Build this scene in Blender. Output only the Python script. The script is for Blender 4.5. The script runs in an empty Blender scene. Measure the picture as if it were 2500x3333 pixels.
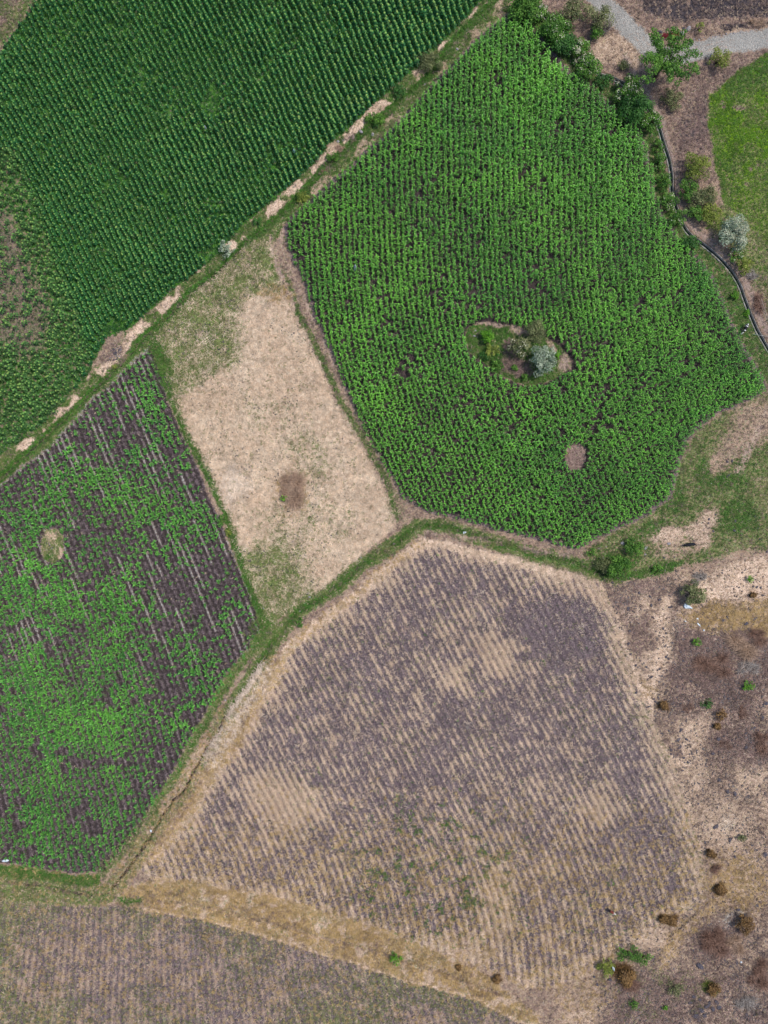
import bpy, bmesh, math, random
import numpy as np
from mathutils import Vector, Matrix

# ------------------------------------------------------------------ camera, sky, sun, exposure
scene = bpy.context.scene
CAM_H = 111.1                      # drone height in metres
M_PX = 0.05                        # metres of ground per unit of the site plan
cam_d = bpy.data.cameras.new('camera'); cam = bpy.data.objects.new('camera', cam_d)
scene.collection.objects.link(cam)
cam.location = (0, 0, CAM_H); cam.rotation_euler = (0, 0, 0)
cam_d.sensor_fit = 'VERTICAL'; cam_d.sensor_height = 36; cam_d.lens = 24
cam_d.clip_start = 0.5; cam_d.clip_end = 20000
scene.camera = cam
SUN_EL, SUN_AZ = math.radians(60), math.radians(68)      # azimuth clockwise from +Y
world = bpy.data.worlds.new("World"); scene.world = world; world.use_nodes = True
wn = world.node_tree
sky = wn.nodes.new('ShaderNodeTexSky'); sky.sky_type = 'NISHITA'; sky.sun_disc = False
sky.sun_elevation = SUN_EL; sky.sun_rotation = SUN_AZ
bg = wn.nodes['Background']; bg.inputs['Strength'].default_value = 0.13
wn.links.new(sky.outputs[0], bg.inputs['Color'])
sun_d = bpy.data.lights.new('sun', 'SUN'); sun_d.energy = 2.7; sun_d.angle = math.radians(7)
sun_d.color = (1.0, 0.955, 0.89)
sun = bpy.data.objects.new('sun', sun_d); scene.collection.objects.link(sun)
sdir = Vector((math.sin(SUN_AZ)*math.cos(SUN_EL), math.cos(SUN_AZ)*math.cos(SUN_EL), math.sin(SUN_EL)))
sun.rotation_euler = sdir.to_track_quat('Z', 'Y').to_euler()
scene.view_settings.view_transform = 'Standard'; scene.view_settings.look = 'None'
scene.view_settings.exposure = 0.22; scene.view_settings.gamma = 1.0
scene.cycles.max_bounces = 5; scene.cycles.diffuse_bounces = 2; scene.cycles.glossy_bounces = 2
scene.cycles.transmission_bounces = 3; scene.cycles.transparent_max_bounces = 4

rng = np.random.default_rng(7); random.seed(7)
C = scene.collection

# ------------------------------------------------------------------ helpers
def W(px, py): return ((px-1250)*M_PX, (1666.5-py)*M_PX)       # site plan -> metres

def hash2(ix, iy, seed):
    h = (ix.astype(np.int64)*374761393 + iy.astype(np.int64)*668265263 + seed*974711) & 0xffffffff
    h = ((h ^ (h >> 13))*1274126177) & 0xffffffff
    h = ((h ^ (h >> 16))*2246822519) & 0xffffffff
    return ((h ^ (h >> 15)) & 0xffffff)/float(0xffffff)

def vnoise(x, y, seed=0):
    fx = np.floor(x); fy = np.floor(y); tx = x-fx; ty = y-fy
    tx = tx*tx*(3-2*tx); ty = ty*ty*(3-2*ty)
    a = hash2(fx, fy, seed); b = hash2(fx+1, fy, seed); c = hash2(fx, fy+1, seed); d = hash2(fx+1, fy+1, seed)
    return (a*(1-tx)+b*tx)*(1-ty)+(c*(1-tx)+d*tx)*ty

def fbm(x, y, size, octv=4, seed=0):
    """noise 0..1 with features of about `size` plan units"""
    s = np.zeros_like(x, dtype=float); amp = 1; tot = 0; f = 1.0/size
    for o in range(octv):
        s += amp*vnoise(x*f+17.3*o, y*f-9.1*o, seed+o*31); tot += amp; amp *= 0.5; f *= 2.03
    return s/tot

def ss(a, b, x):
    t = np.clip((x-a)/(b-a), 0, 1); return t*t*(3-2*t)

def seg_dist(X, Y, pts, closed, margin):
    P = np.array(pts, float); Q = np.roll(P, -1, 0)
    if not closed: P, Q = P[:-1], Q[:-1]
    out = np.full(X.shape, margin, float)
    allp = np.array(pts, float)
    sel = (X > allp[:, 0].min()-margin) & (X < allp[:, 0].max()+margin) & (Y > allp[:, 1].min()-margin) & (Y < allp[:, 1].max()+margin)
    x = X[sel]; y = Y[sel]; d2 = np.full(x.shape, margin**2, float); ins = np.zeros(x.shape, bool)
    for (ax, ay), (bx, by) in zip(P, Q):
        dx, dy = bx-ax, by-ay; L = dx*dx+dy*dy+1e-9
        t = np.clip(((x-ax)*dx+(y-ay)*dy)/L, 0, 1)
        d2 = np.minimum(d2, (x-ax-t*dx)**2+(y-ay-t*dy)**2)
        if closed:
            c = ((ay > y) != (by > y)) & (x < (bx-ax)*(y-ay)/(by-ay+1e-12)+ax)
            ins ^= c
    d = np.sqrt(d2)
    out[sel] = d
    if closed:
        o2 = np.full(X.shape, -margin, float); o2[sel] = np.where(ins, d, -d); return o2
    return out

def sdp(X, Y, poly, margin=160): return seg_dist(X, Y, poly, True, margin)
def sdl(X, Y, line, margin=160): return seg_dist(X, Y, line, False, margin)

def set_props(o, label=None, cat=None, group=None, kind=None):
    if label: o['label'] = label
    if cat: o['category'] = cat
    if group: o['group'] = group
    if kind: o['kind'] = kind
    return o

def mk_mesh(name, V, quads=None, tris=None, tint=None, mat=None, smooth=False, attrs=None):
    me = bpy.data.meshes.new(name)
    V = np.asarray(V, np.float32)
    nq = 0 if quads is None else len(quads); nt = 0 if tris is None else len(tris)
    me.vertices.add(len(V)); me.vertices.foreach_set('co', V.ravel())
    loops = []
    if nq: loops.append(np.asarray(quads, np.int32).ravel())
    if nt: loops.append(np.asarray(tris, np.int32).ravel())
    loops = np.concatenate(loops)
    me.loops.add(len(loops)); me.loops.foreach_set('vertex_index', loops)
    me.polygons.add(nq+nt)
    starts = np.concatenate([np.arange(nq)*4, nq*4+np.arange(nt)*3]).astype(np.int32)
    me.polygons.foreach_set('loop_start', starts)
    if smooth: me.polygons.foreach_set('use_smooth', np.ones(nq+nt, bool))
    me.update(calc_edges=True)
    if tint is not None:
        a = me.color_attributes.new('tint', 'FLOAT_COLOR', 'POINT')
        T = np.ones((len(V), 4), np.float32); T[:, :3] = tint
        a.data.foreach_set('color', T.ravel())
    if attrs:
        for k, arr in attrs.items():
            a = me.color_attributes.new(k, 'FLOAT_COLOR', 'POINT')
            a.data.foreach_set('color', np.asarray(arr, np.float32).ravel())
    if mat: me.materials.append(mat)
    return me

def obj(name, me, parent=None, loc=None, rz=0):
    o = bpy.data.objects.new(name, me); C.objects.link(o)
    if parent: o.parent = parent
    if loc is not None: o.location = loc
    if rz: o.rotation_euler = (0, 0, rz)
    return o

def empty(name, loc):
    o = bpy.data.objects.new(name, None); C.objects.link(o); o.location = loc; o.empty_display_size = .3
    return o

class Buf:
    """collects small mesh templates as numpy arrays"""
    def __init__(s): s.V = []; s.Q = []; s.T = []; s.c = []; s.n = 0
    def add(s, V, quads=(), tris=(), tint=(.5, .5, 0)):
        V = np.asarray(V, float)
        t = np.asarray(tint, float)
        if t.ndim == 1: t = np.tile(t, (len(V), 1))
        if len(quads): s.Q.append(np.asarray(quads)+s.n)
        if len(tris): s.T.append(np.asarray(tris)+s.n)
        s.V.append(V); s.c.append(t); s.n += len(V)
    def get(s):
        V = np.concatenate(s.V); c = np.concatenate(s.c)
        Q = np.concatenate(s.Q) if s.Q else np.zeros((0, 4), int)
        T = np.concatenate(s.T) if s.T else np.zeros((0, 3), int)
        return V, Q, T, c
    def mesh(s, name, mat, smooth=False):
        V, Q, T, c = s.get(); return mk_mesh(name, V, Q, T, c, mat, smooth)

def tube(buf, pts, radii, n=5, tint=(.5, .5, 0)):
    pts = [Vector(p) for p in pts]; V = []; Q = []
    for i, p in enumerate(pts):
        d = (pts[min(i+1, len(pts)-1)]-pts[max(i-1, 0)]).normalized()
        a = d.orthogonal().normalized(); b = d.cross(a)
        for k in range(n):
            w = 2*math.pi*k/n; V.append(p+(a*math.cos(w)+b*math.sin(w))*radii[i])
    for i in range(len(pts)-1):
        for k in range(n):
            Q.append((i*n+k, i*n+(k+1) % n, (i+1)*n+(k+1) % n, (i+1)*n+k))
    T = [(0, k+1, k) for k in range(1, n-1)] + [((len(pts)-1)*n, (len(pts)-1)*n+k, (len(pts)-1)*n+k+1) for k in range(1, n-1)]
    buf.add([tuple(v) for v in V], Q, T, tint)

def box(buf, c, s, R=None, tint=(.5, .5, 0)):
    v = np.array([(x, y, z) for x in (-1, 1) for y in (-1, 1) for z in (-1, 1)], float)*np.array(s)/2
    if R is not None: v = v@np.array(R).T
    v += np.array(c)
    buf.add(v, [(0, 1, 3, 2), (4, 6, 7, 5), (0, 4, 5, 1), (2, 3, 7, 6), (0, 2, 6, 4), (1, 5, 7, 3)], (), tint)

def stamp(templates, pos, yaw, scale, tintoff, pick):
    """many transformed copies of templates merged to arrays"""
    Vs = []; Qs = []; Ts = []; cs = []; n = 0
    for k, (V, Q, T, c) in enumerate(templates):
        m = pick == k; N = int(m.sum())
        if not N: continue
        p = pos[m]; cy = np.cos(yaw[m])[:, None]; sy = np.sin(yaw[m])[:, None]; s = scale[m][:, None]
        X = (V[None, :, 0]*cy-V[None, :, 1]*sy)*s+p[:, 0:1]
        Y = (V[None, :, 0]*sy+V[None, :, 1]*cy)*s+p[:, 1:2]
        Z = V[None, :, 2]*s+p[:, 2:3]
        Vs.append(np.stack([X, Y, Z], -1).reshape(-1, 3))
        off = (np.arange(N)*len(V))[:, None, None]+n
        if len(Q): Qs.append((Q[None]+off).reshape(-1, 4))
        if len(T): Ts.append((T[None]+off).reshape(-1, 3))
        cs.append(np.clip(c[None]+tintoff[m][:, None, :], 0, 1).reshape(-1, 3)); n += N*len(V)
    return (np.concatenate(Vs), np.concatenate(Qs) if Qs else None, np.concatenate(Ts) if Ts else None, np.concatenate(cs))

# ------------------------------------------------------------------ materials
def new_mat(name, rough=.8, spec=.2):
    m = bpy.data.materials.new(name); m.use_nodes = True
    b = m.node_tree.nodes['Principled BSDF']; b.inputs['Roughness'].default_value = rough
    b.inputs['Specular IOR Level'].default_value = spec
    return m, m.node_tree, b

def N(nt, t, **kw):
    n = nt.nodes.new(t)
    for k, v in kw.items(): setattr(n, k, v)
    return n

def math_n(nt, op, a, b=None, clamp=False):
    n = N(nt, 'ShaderNodeMath', operation=op); n.use_clamp = clamp
    for i, v in enumerate((a, b)):
        if v is None: continue
        if isinstance(v, (int, float)): n.inputs[i].default_value = v
        else: nt.links.new(v, n.inputs[i])
    return n.outputs[0]

def mixc(nt, fac, a, b, mode='MIX'):
    n = N(nt, 'ShaderNodeMix', data_type='RGBA', blend_type=mode)
    for i, v in ((0, fac), (6, a), (7, b)):
        if isinstance(v, (int, float)): n.inputs[i].default_value = v
        elif isinstance(v, tuple): n.inputs[i].default_value = (*v[:3], 1)
        else: nt.links.new(v, n.inputs[i])
    return n.outputs[2]

def noise_n(nt, scale, detail=3, rough=.6, vec=None, dist=0):
    n = N(nt, 'ShaderNodeTexNoise'); n.inputs['Scale'].default_value = scale
    n.inputs['Detail'].default_value = detail; n.inputs['Roughness'].default_value = rough
    n.inputs['Distortion'].default_value = dist
    if vec is not None: nt.links.new(vec, n.inputs['Vector'])
    return n.outputs['Fac']

def remap(nt, v, a, b, lo=0., hi=1., smooth=True):
    n = N(nt, 'ShaderNodeMapRange'); n.interpolation_type = 'SMOOTHSTEP' if smooth else 'LINEAR'
    nt.links.new(v, n.inputs[0])
    for i, x in enumerate((a, b, lo, hi)): n.inputs[1+i].default_value = x
    return n.outputs[0]

def leaf_mat(name, c0, c1, c2=None, rough=.55, trans=.25, spec=.25, lo=.55, hi=1.45):
    """colour c0->c1 by tint.r, lightness by tint.g, c2 where tint.b is high"""
    m, nt, b = new_mat(name, rough, spec)
    at = N(nt, 'ShaderNodeAttribute', attribute_name='tint'); sp = N(nt, 'ShaderNodeSeparateColor')
    nt.links.new(at.outputs['Color'], sp.inputs[0])
    col = mixc(nt, sp.outputs[0], c0, c1)
    if c2: col = mixc(nt, sp.outputs[2], col, c2)
    geo = N(nt, 'ShaderNodeNewGeometry')
    nz = noise_n(nt, 1.2, 2, .6, geo.outputs['Position'])
    val = math_n(nt, 'MULTIPLY', remap(nt, sp.outputs[1], 0, 1, lo, hi, False), remap(nt, nz, .3, .7, .82, 1.18))
    hsv = N(nt, 'ShaderNodeHueSaturation'); nt.links.new(col, hsv.inputs['Color']); nt.links.new(val, hsv.inputs['Value'])
    nt.links.new(hsv.outputs[0], b.inputs['Base Color'])
    if trans:
        tr = N(nt, 'ShaderNodeBsdfTranslucent'); nt.links.new(hsv.outputs[0], tr.inputs['Color'])
        mx = N(nt, 'ShaderNodeMixShader'); mx.inputs[0].default_value = trans
        nt.links.new(b.outputs[0], mx.inputs[1]); nt.links.new(tr.outputs[0], mx.inputs[2])
        nt.links.new(mx.outputs[0], nt.nodes['Material Output'].inputs['Surface'])
    return m

def solid_mat(name, c0, c1=None, scale=4, rough=.8, spec=.3, bump=.3, metallic=0):
    m, nt, b = new_mat(name, rough, spec); b.inputs['Metallic'].default_value = metallic
    tc = N(nt, 'ShaderNodeTexCoord'); nz = noise_n(nt, scale, 5, .65, tc.outputs['Object'])
    col = mixc(nt, remap(nt, nz, .35, .65), c0, c1 or tuple(x*.6 for x in c0))
    nt.links.new(col, b.inputs['Base Color'])
    if bump:
        bp = N(nt, 'ShaderNodeBump'); bp.inputs['Strength'].default_value = bump; bp.inputs['Distance'].default_value = .05
        nt.links.new(nz, bp.inputs['Height']); nt.links.new(bp.outputs[0], b.inputs['Normal'])
    return m
# ------------------------------------------------------------------ site plan
SUNF = [(140,-20),(170,-300),(1900,-300),(1590,-20),(1477,102),(1352,221),(1273,289),(1182,369),(1081,463),(1027,531),(962,589),(897,644),(831,698),(766,763),(694,842),(636,893),(542,962),(434,1063),(350,1100),(300,1180),(282,1229),(224,1287),(147,1379),(70,1432),(-20,1500),(-400,1760),(-400,420),(-20,195)]
SUNF_SPARSE = [(-400,420),(-20,470),(60,500),(110,640),(150,760),(200,900),(240,1000),(290,1130),(310,1200),(250,1300),(140,1410),(-20,1530),(-400,1800)]
SUNF_BROWN = [(-200,660),(20,690),(75,800),(110,900),(150,980),(155,1060),(130,1130),(60,1160),(10,1120),(-200,1120)]
CORN = [(1655,50),(1690,45),(1765,126),(1853,233),(1928,284),(1991,347),(2067,403),(2103,474),(2117,535),(2131,615),(2153,694),(2207,770),(2262,824),(2316,893),(2348,969),(2390,1060),(2443,1164),(2487,1233),(2493,1268),(2460,1293),(2404,1315),(2341,1343),(2305,1371),(2262,1409),(2236,1435),(2218,1494),(2195,1576),(2175,1623),(2105,1678),(2007,1721),(1940,1756),(1889,1786),(1850,1784),(1722,1749),(1604,1724),(1495,1690),(1386,1665),(1310,1622),(1255,1530),(1200,1440),(1150,1340),(1100,1200),(1055,1100),(1020,1020),(985,910),(950,845),(930,788),(924,734),(947,705),(998,662),(1027,633),(1070,600),(1142,535),(1190,492),(1296,400),(1364,322),(1437,240),(1488,195),(1534,145),(1600,85)]
ISLAND = [(1520,1072),(1566,1046),(1624,1052),(1703,1072),(1775,1098),(1822,1126),(1856,1160),(1856,1200),(1826,1220),(1775,1245),(1710,1258),(1667,1244),(1612,1210),(1576,1182),(1528,1150),(1515,1105)]
BARE2 = [(1838,1480),(1850,1450),(1885,1440),(1905,1462),(1902,1500),(1885,1530),(1858,1530),(1836,1505)]
LCORN = [(490,1140),(440,1170),(395,1218),(350,1258),(300,1305),(235,1375),(150,1465),(75,1520),(0,1578),(-400,1800),(-400,2780),(0,2803),(54,2811),(108,2823),(181,2830),(253,2840),(333,2838),(398,2769),(434,2726),(481,2653),(530,2598),(584,2505),(614,2450),(648,2383),(686,2319),(719,2256),(770,2180),(821,2117),(848,2055),(838,2020),(820,1950),(790,1880),(750,1790),(720,1700),(680,1620),(640,1520),(600,1420),(560,1350),(525,1230),(505,1160)]
LISLAND = [(130,1750),(150,1722),(180,1720),(205,1740),(208,1780),(195,1815),(170,1835),(145,1825),(132,1790)]
STRAW = [(880,755),(905,850),(940,930),(985,1050),(1040,1180),(1100,1320),(1180,1440),(1235,1560),(1290,1670),(1270,1730),(1160,1830),(1060,1910),(960,1970),(880,2040),(845,2040),(820,1960),(785,1870),(755,1780),(725,1680),(690,1600),(650,1520),(610,1440),(570,1360),(525,1240),(495,1120),(560,1040),(640,950),(720,880),(790,810)]
STRAW_GREEN = [(880,740),(940,880),(900,960),(790,970),(770,1030),(790,1100),(780,1180),(700,1200),(640,1250),(600,1290),(590,1370),(540,1250),(480,1120),(600,960),(750,820)]
PLOUGH = [(1369,1758),(1270,1822),(1200,1892),(1150,1932),(1090,1978),(1020,2032),(950,2085),(905,2150),(850,2260),(790,2370),(700,2480),(640,2580),(560,2720),(450,2830),(520,2880),(700,2900),(900,2950),(1100,3010),(1400,3090),(1600,3160),(1700,3215),(1800,3215),(1880,3190),(1960,3140),(2080,3050),(2200,2985),(2280,2940),(2295,2880),(2262,2700),(2200,2500),(2130,2350),(2080,2250),(2030,2100),(1990,1960),(1955,1890),(1850,1865),(1700,1822),(1550,1790),(1450,1767)]
OLDF = [(-400,2900),(0,2929),(309,2951),(472,2956),(678,2989),(854,3043),(1104,3113),(1288,3173),(1522,3233),(1700,3320),(1900,3420),(2100,3700),(-400,3700)]
GOLD = [(395,2905),(440,2870),(600,2865),(850,2905),(1050,2965),(1250,3020),(1420,3090),(1560,3150),(1640,3215),(1760,3310),(1800,3400),(1720,3345),(1522,3240),(1288,3178),(1104,3116),(854,3046),(678,2992),(472,2958),(380,2945)]
MEADOW = [(2308,310),(2340,285),(2400,230),(2500,170),(2900,100),(2900,760),(2500,800),(2440,730),(2385,690),(2350,640),(2330,560),(2318,470),(2306,400)]
PASTURE = [(2262,1409),(2360,1340),(2480,1280),(2900,1250),(2900,1800),(2500,1780),(2400,1800),(2300,1830),(2200,1840),(2120,1870),(2010,1885),(1930,1860),(1900,1800),(2007,1721),(2105,1678),(2175,1623),(2195,1576),(2218,1494)]
EASTGREEN = [(2305,690),(2390,640),(2500,640),(2900,640),(2900,1180),(2540,1150),(2500,1020),(2470,960),(2430,880),(2370,800),(2300,740)]
CANALSIDE = [(1600,0),(1700,-60),(1850,120),(1990,270),(2060,330),(2140,420),(2165,520),(2180,620),(2195,680),(2225,740),(2290,800),(2370,875),(2420,960),(2470,1080),(2520,1180),(2500,1262),(2440,1160),(2385,1050),(2340,960),(2300,880),(2250,815),(2200,765),(2150,694),(2125,610),(2100,474),(2060,395),(1985,340),(1920,280),(1850,230),(1760,120),(1690,40),(1640,40)]
ROAD_A = [(1860,-120),(1905,-60),(1960,10),(2045,95),(2115,160),(2180,190),(2260,170),(2340,148),(2420,135),(2500,122),(2900,60)]
CANAL = [(1660,-120),(1715,-10),(1770,50),(1815,105),(1862,150),(1905,200),(1950,240),(1990,252),(2035,275),(2085,325),(2125,370),(2146,416),(2160,463),(2178,517),(2187,571),(2188,618),(2200,669),(2225,734),(2250,767),(2291,797),(2334,832),(2370,871),(2403,922),(2421,969),(2442,1023),(2464,1074),(2485,1110),(2530,1190),(2640,1400)]
PATH = [(2040,180),(2075,260),(2120,330),(2160,400),(2182,500),(2205,580),(2215,650),(2245,730),(2310,785),(2370,845),(2420,905),(2455,980),(2490,1060),(2540,1160)]
VERGE_DITCH = [(-300,1790),(0,1556),(75,1490),(141,1426),(200,1375),(253,1326),(300,1275),(353,1221),(435,1144),(452,1117),(520,1055),(600,980),(690,897),(763,835),(817,774),(864,741),(960,655),(1034,568),(1106,506),(1190,420),(1273,352),(1398,244),(1477,130),(1545,68),(1600,10),(1700,-90)]
LOW_DITCH = [(365,2896),(398,2852),(452,2776),(495,2708),(550,2632),(600,2567),(639,2492),(670,2440),(702,2395),(740,2328)]
LOW_GREEN = [(740,2328),(795,2248),(850,2151),(890,2090),(974,1986),(1080,1927),(1164,1851),(1282,1771),(1358,1712),(1450,1715),(1600,1765),(1700,1795),(1850,1830),(1940,1862),(2010,1880)]
SIDE_DITCH = [(-300,2830),(0,2865),(90,2880),(190,2900),(270,2916),(365,2915)]
GOLD_DITCH = [(400,2925),(600,2940),(760,2975),(900,3010),(1080,3062),(1250,3105),(1330,3135),(1450,3170),(1560,3215),(1640,3240)]
TRACK = [(872,742),(900,840),(940,930),(985,1040),(1030,1130),(1080,1240),(1120,1330),(1180,1420),(1230,1510),(1270,1600),(1290,1680)]
TRACK2 = [(925,735),(915,780),(928,830),(955,900),(1000,990),(1050,1100),(1090,1190)]
ROWC_Y = np.array([-400,0,800,1000,1150,1300,1450,1900.]); ROWC_S = np.array([0,0,.03,.12,.24,.34,.42,.42])
ROWE_Y = np.array([1000,1900,2300,2700,3000.]); ROWE_S = np.array([.42,.42,.34,.22,.2])
ROWF_Y = np.array([1600,1900,2300,2700,3150,3500.]); ROWF_S = np.array([.44,.5,.53,.5,.1,.05])
def rowfun(Yk, Sk):
    yy = np.arange(Yk[0], Yk[-1]+1, 10.); sl = np.interp(yy, Yk, Sk); cum = np.concatenate([[0], np.cumsum((sl[1:]+sl[:-1])*5)])
    return lambda y: np.interp(y, yy, cum)
FC, FE, FF = rowfun(ROWC_Y, ROWC_S), rowfun(ROWE_Y, ROWE_S), rowfun(ROWF_Y, ROWF_S)
def f_sun(x, y): return y*(.60-.13*np.clip(x/900, 0, 1.6))
def f_old(x, y): return (y-3100)*(-.15+.30*np.clip(x/900, -.5, 2.0))

LAY = ['lush','olive','straw','pale','plough','scrub','gold','gravel','burnt','lime','dust','dark']
def site(X0, Y0):
    n1 = fbm(X0, Y0, 60, 4, 1); n2 = fbm(X0, Y0, 60, 4, 2)
    j1 = fbm(X0, Y0, 14, 3, 3); j2 = fbm(X0, Y0, 14, 3, 4)
    X = X0+(n1-.5)*14+(j1-.5)*9; Y = Y0+(n2-.5)*14+(j2-.5)*9
    nb = fbm(X0, Y0, 260, 4, 5); nm = fbm(X0, Y0, 90, 4, 6); ns = fbm(X0, Y0, 22, 4, 8); nf = fbm(X0, Y0, 9, 2, 9)
    L = {k: np.zeros(X.shape) for k in LAY}; Z = (nb-.5)*.5+(nm-.5)*.12
    def fill(m, **kw):
        for k in LAY:
            v = kw.get(k, 0.)
            L[k] = L[k]*(1-m)+v*m
    def add(m, **kw):
        for k, v in kw.items(): L[k] = np.clip(L[k]*(1-m)+v*m, 0, 1)
    def blob(cx, cy, rx, ry, rot=0., soft=.45):
        c, s = math.cos(rot), math.sin(rot); dx = X-cx; dy = Y-cy
        d = np.sqrt(((dx*c+dy*s)/rx)**2+((-dx*s+dy*c)/ry)**2)
        return 1-ss(1-soft, 1+soft, d)
    def P(poly, w=4, inset=0): return ss(-w, w, sdp(X, Y, poly)-inset)
    def Ln(line, w, soft=3): return 1-ss(w-soft, w+soft, sdl(X, Y, line))
    # dry ground everywhere first
    fill(np.ones(X.shape), scrub=.30+.5*(nm-.35), straw=.25+.5*(ns-.4))
    # top right: burnt stubble, pink-brown dry grass
    tr = ss(1600, 1700, X)*(1-ss(520, 640, Y))
    add(tr, scrub=.62, straw=.3)
    for b in [(2130,20,40,25),(2230,30,90,40),(2330,20,120,42),(2470,15,120,40),(2420,-80,400,80),(2370,90,32,12),(2430,82,40,10),(2205,-60,150,70)]:
        add(blob(*b)*ss(.32, .5, ns+.1), burnt=1.)
    for b in [(2010,150,40,50,.6),(2060,190,60,35),(1960,170,30,50,.4),(2130,180,50,25),(2400,100,80,10,.1)]: add(blob(*b), scrub=.2, straw=.55, pale=.35)
    add(blob(2450,230,160,40,-.3)*.8, scrub=.95, dust=.4)
    add(blob(2330,235,70,35), scrub=.9, burnt=.25)
    add(blob(2265,400,55,110,.1), scrub=1., burnt=.45*ss(.4, .6, ns), straw=.1)
    add(blob(2230,320,40,90), scrub=.6, straw=.25)
    add(blob(2250,530,60,70), scrub=.75, straw=.25)
    # right scrub slope
    sl = ss(1880, 2010, X)*ss(1850, 1900, Y)
    add(sl, scrub=.48+.7*(ss(.42, .60, nm)-.35), straw=.55, pale=.30*ss(.55, .4, nm), dust=.35)
    for b in [(2010,1980,60,45),(2070,2060,55,70,.3),(2130,1930,50,30),(2180,2000,50,60),(2090,1920,50,30)]: add(blob(*b)*.8, scrub=.7, straw=.2)
    for b in [(2370,2110,150,80,.2),(2330,2200,110,110),(2440,2170,90,120),(2250,2110,50,80),(2395,2330,70,150,.3),(2450,2440,70,60),(2250,2290,70,45),(2205,2190,30,40)]: add(blob(*b), scrub=.95, straw=.08)
    for b in [(2420,1890,110,55),(2480,1850,60,40),(2300,1930,60,30)]: add(blob(*b), scrub=.05, straw=.35, pale=.75)
    for b in [(2350,2010,110,45),(2480,2010,60,60)]: add(blob(*b), scrub=.15, gold=.5, straw=.35)
    add(Ln([(2170,1960),(2150,2010),(2170,2080),(2150,2140),(2130,2200),(2110,2290)], 20, 16)*.9, pale=.65, scrub=.05, straw=.5)
    add(Ln([(2100,1950),(2140,2030),(2165,2090)], 14, 12)*.7, pale=.5, scrub=.1)
    add(Ln([(2000,2010),(2040,2130),(2085,2250),(2110,2310),(2140,2400),(2165,2460),(2210,2480)], 13, 10)*.95, pale=.75, scrub=.0, straw=.5)
    add(Ln([(2110,2250),(2090,2290),(2070,2340)], 30, 22)*.7, pale=.6, gold=.2, scrub=.05)
    add(Ln([(2235,2370),(2225,2440),(2230,2500),(2260,2580)], 8, 8)*.7, pale=.5, scrub=.1)
    add(Ln([(2240,2600),(2255,2680),(2275,2790),(2290,2900)], 6, 5)*.8, pale=.55, dust=.3, scrub=.05)
    add(blob(2360,2700,110,110)*.8, scrub=.15, straw=.55, pale=.25); add(blob(2400,2870,120,90)*.8, scrub=.2, gold=.4, straw=.4)
    add(Ln([(2330,2940),(2270,2985),(2210,3040),(2180,3090),(2160,3120)], 24, 14)*.75, straw=.5, gold=.3, scrub=.15)
    add(Ln([(2270,2965),(2225,3010),(2180,3050)], 5, 4), dark=.8); add(Ln([(2300,2975),(2240,3035),(2205,3075)], 3, 3)*.7, scrub=1.)
    for b in [(2320,3070,70,60),(2380,3050,40,60)]: add(blob(*b), scrub=.9, straw=.15)
    add(blob(2390,2985,50,30,-.3), gravel=.55, dust=.4)
    lo = ss(3140, 3200, Y)*ss(1940, 2010, X)
    add(lo*.85, scrub=.85, straw=.15, olive=.12*ss(.5, .6, ns))
    for b in [(2010,3150,110,60,-.4),(2100,3180,140,50),(2200,3240,130,60),(2080,3280,90,60)]: add(blob(*b), scrub=.85, olive=.35*ss(.45, .6, ns), burnt=.3*ss(.5, .65, nf*.5+ns*.5))
    for b in [(2120,3110,40,25),(2260,3290,70,45),(2440,3280,90,80),(2480,3150,60,60)]: add(blob(*b), burnt=.6*ss(.42, .6, ns), scrub=.9)
    add(blob(1900,3240,90,80)*.8, scrub=.3, straw=.5, gold=.15); add(blob(1890,3330,60,40), pale=.4, straw=.5)
    # pasture
    p = P(PASTURE, 14)
    g = ss(.36, .56, nm*.6+ns*.4)
    add(p, olive=.62, lush=.28*g, straw=.3*(1-g), scrub=.1, dust=0, pale=0, gold=0)
    for b in [(2400,1440,60,40,-.5),(2470,1370,90,70,-.3),(2350,1500,60,30,-.6)]: add(blob(*b), olive=.2, straw=.45, scrub=.35, lush=0)
    add(Ln([(2500,1330),(2460,1420),(2425,1500),(2400,1540)], 13, 8)*.9, dust=.7, pale=.3, olive=.05)
    for b in [(2305,1690,45,30,-.9),(2270,1730,40,28),(2290,1750,25,40),(2170,1740,70,30)]: add(blob(*b), pale=.5, straw=.4, dust=.3, olive=.08, lush=0)
    for b in [(2190,1790,70,30),(2230,1775,60,22)]: add(blob(*b)*.7, straw=.5, dust=.3, olive=.2, lush=0)
    for b in [(2290,1540,22,45),(2370,1570,60,25),(2400,1680,60,60),(2120,1720,60,22,-.5),(2200,1620,30,60,.2)]: add(blob(*b)*.8, lush=.75, straw=.05)
    # green by the big canal
    add(P(CANALSIDE, 8), olive=.55, lush=.55, scrub=.1, straw=.2*ss(.5, .6, ns))
    add(P(EASTGREEN, 16)*.85, olive=.75, lush=.25*g, lime=.2*g, straw=.15, scrub=.1)
    add(P([(2440,900),(2500,870),(2700,860),(2700,1200),(2520,1180),(2480,1050)], 12)*.8, scrub=.6, olive=.4, straw=.2)
    m = P(MEADOW, 5); md = fbm(X, Y, 40, 3, 21)
    add(m, lime=.9-.45*ss(.45, .6, md), lush=.15, olive=.1+.5*ss(.45, .6, md), scrub=0, straw=0, dust=0, burnt=0)
    add(m*blob(2440,240,110,55,-.5)*.8, lush=.7, lime=.3); add(m*blob(2330,580,60,90)*.7, lush=.5, lime=.35); add(m*ss(520, 680, Y)*.6, olive=.6, lime=.3)
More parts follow.
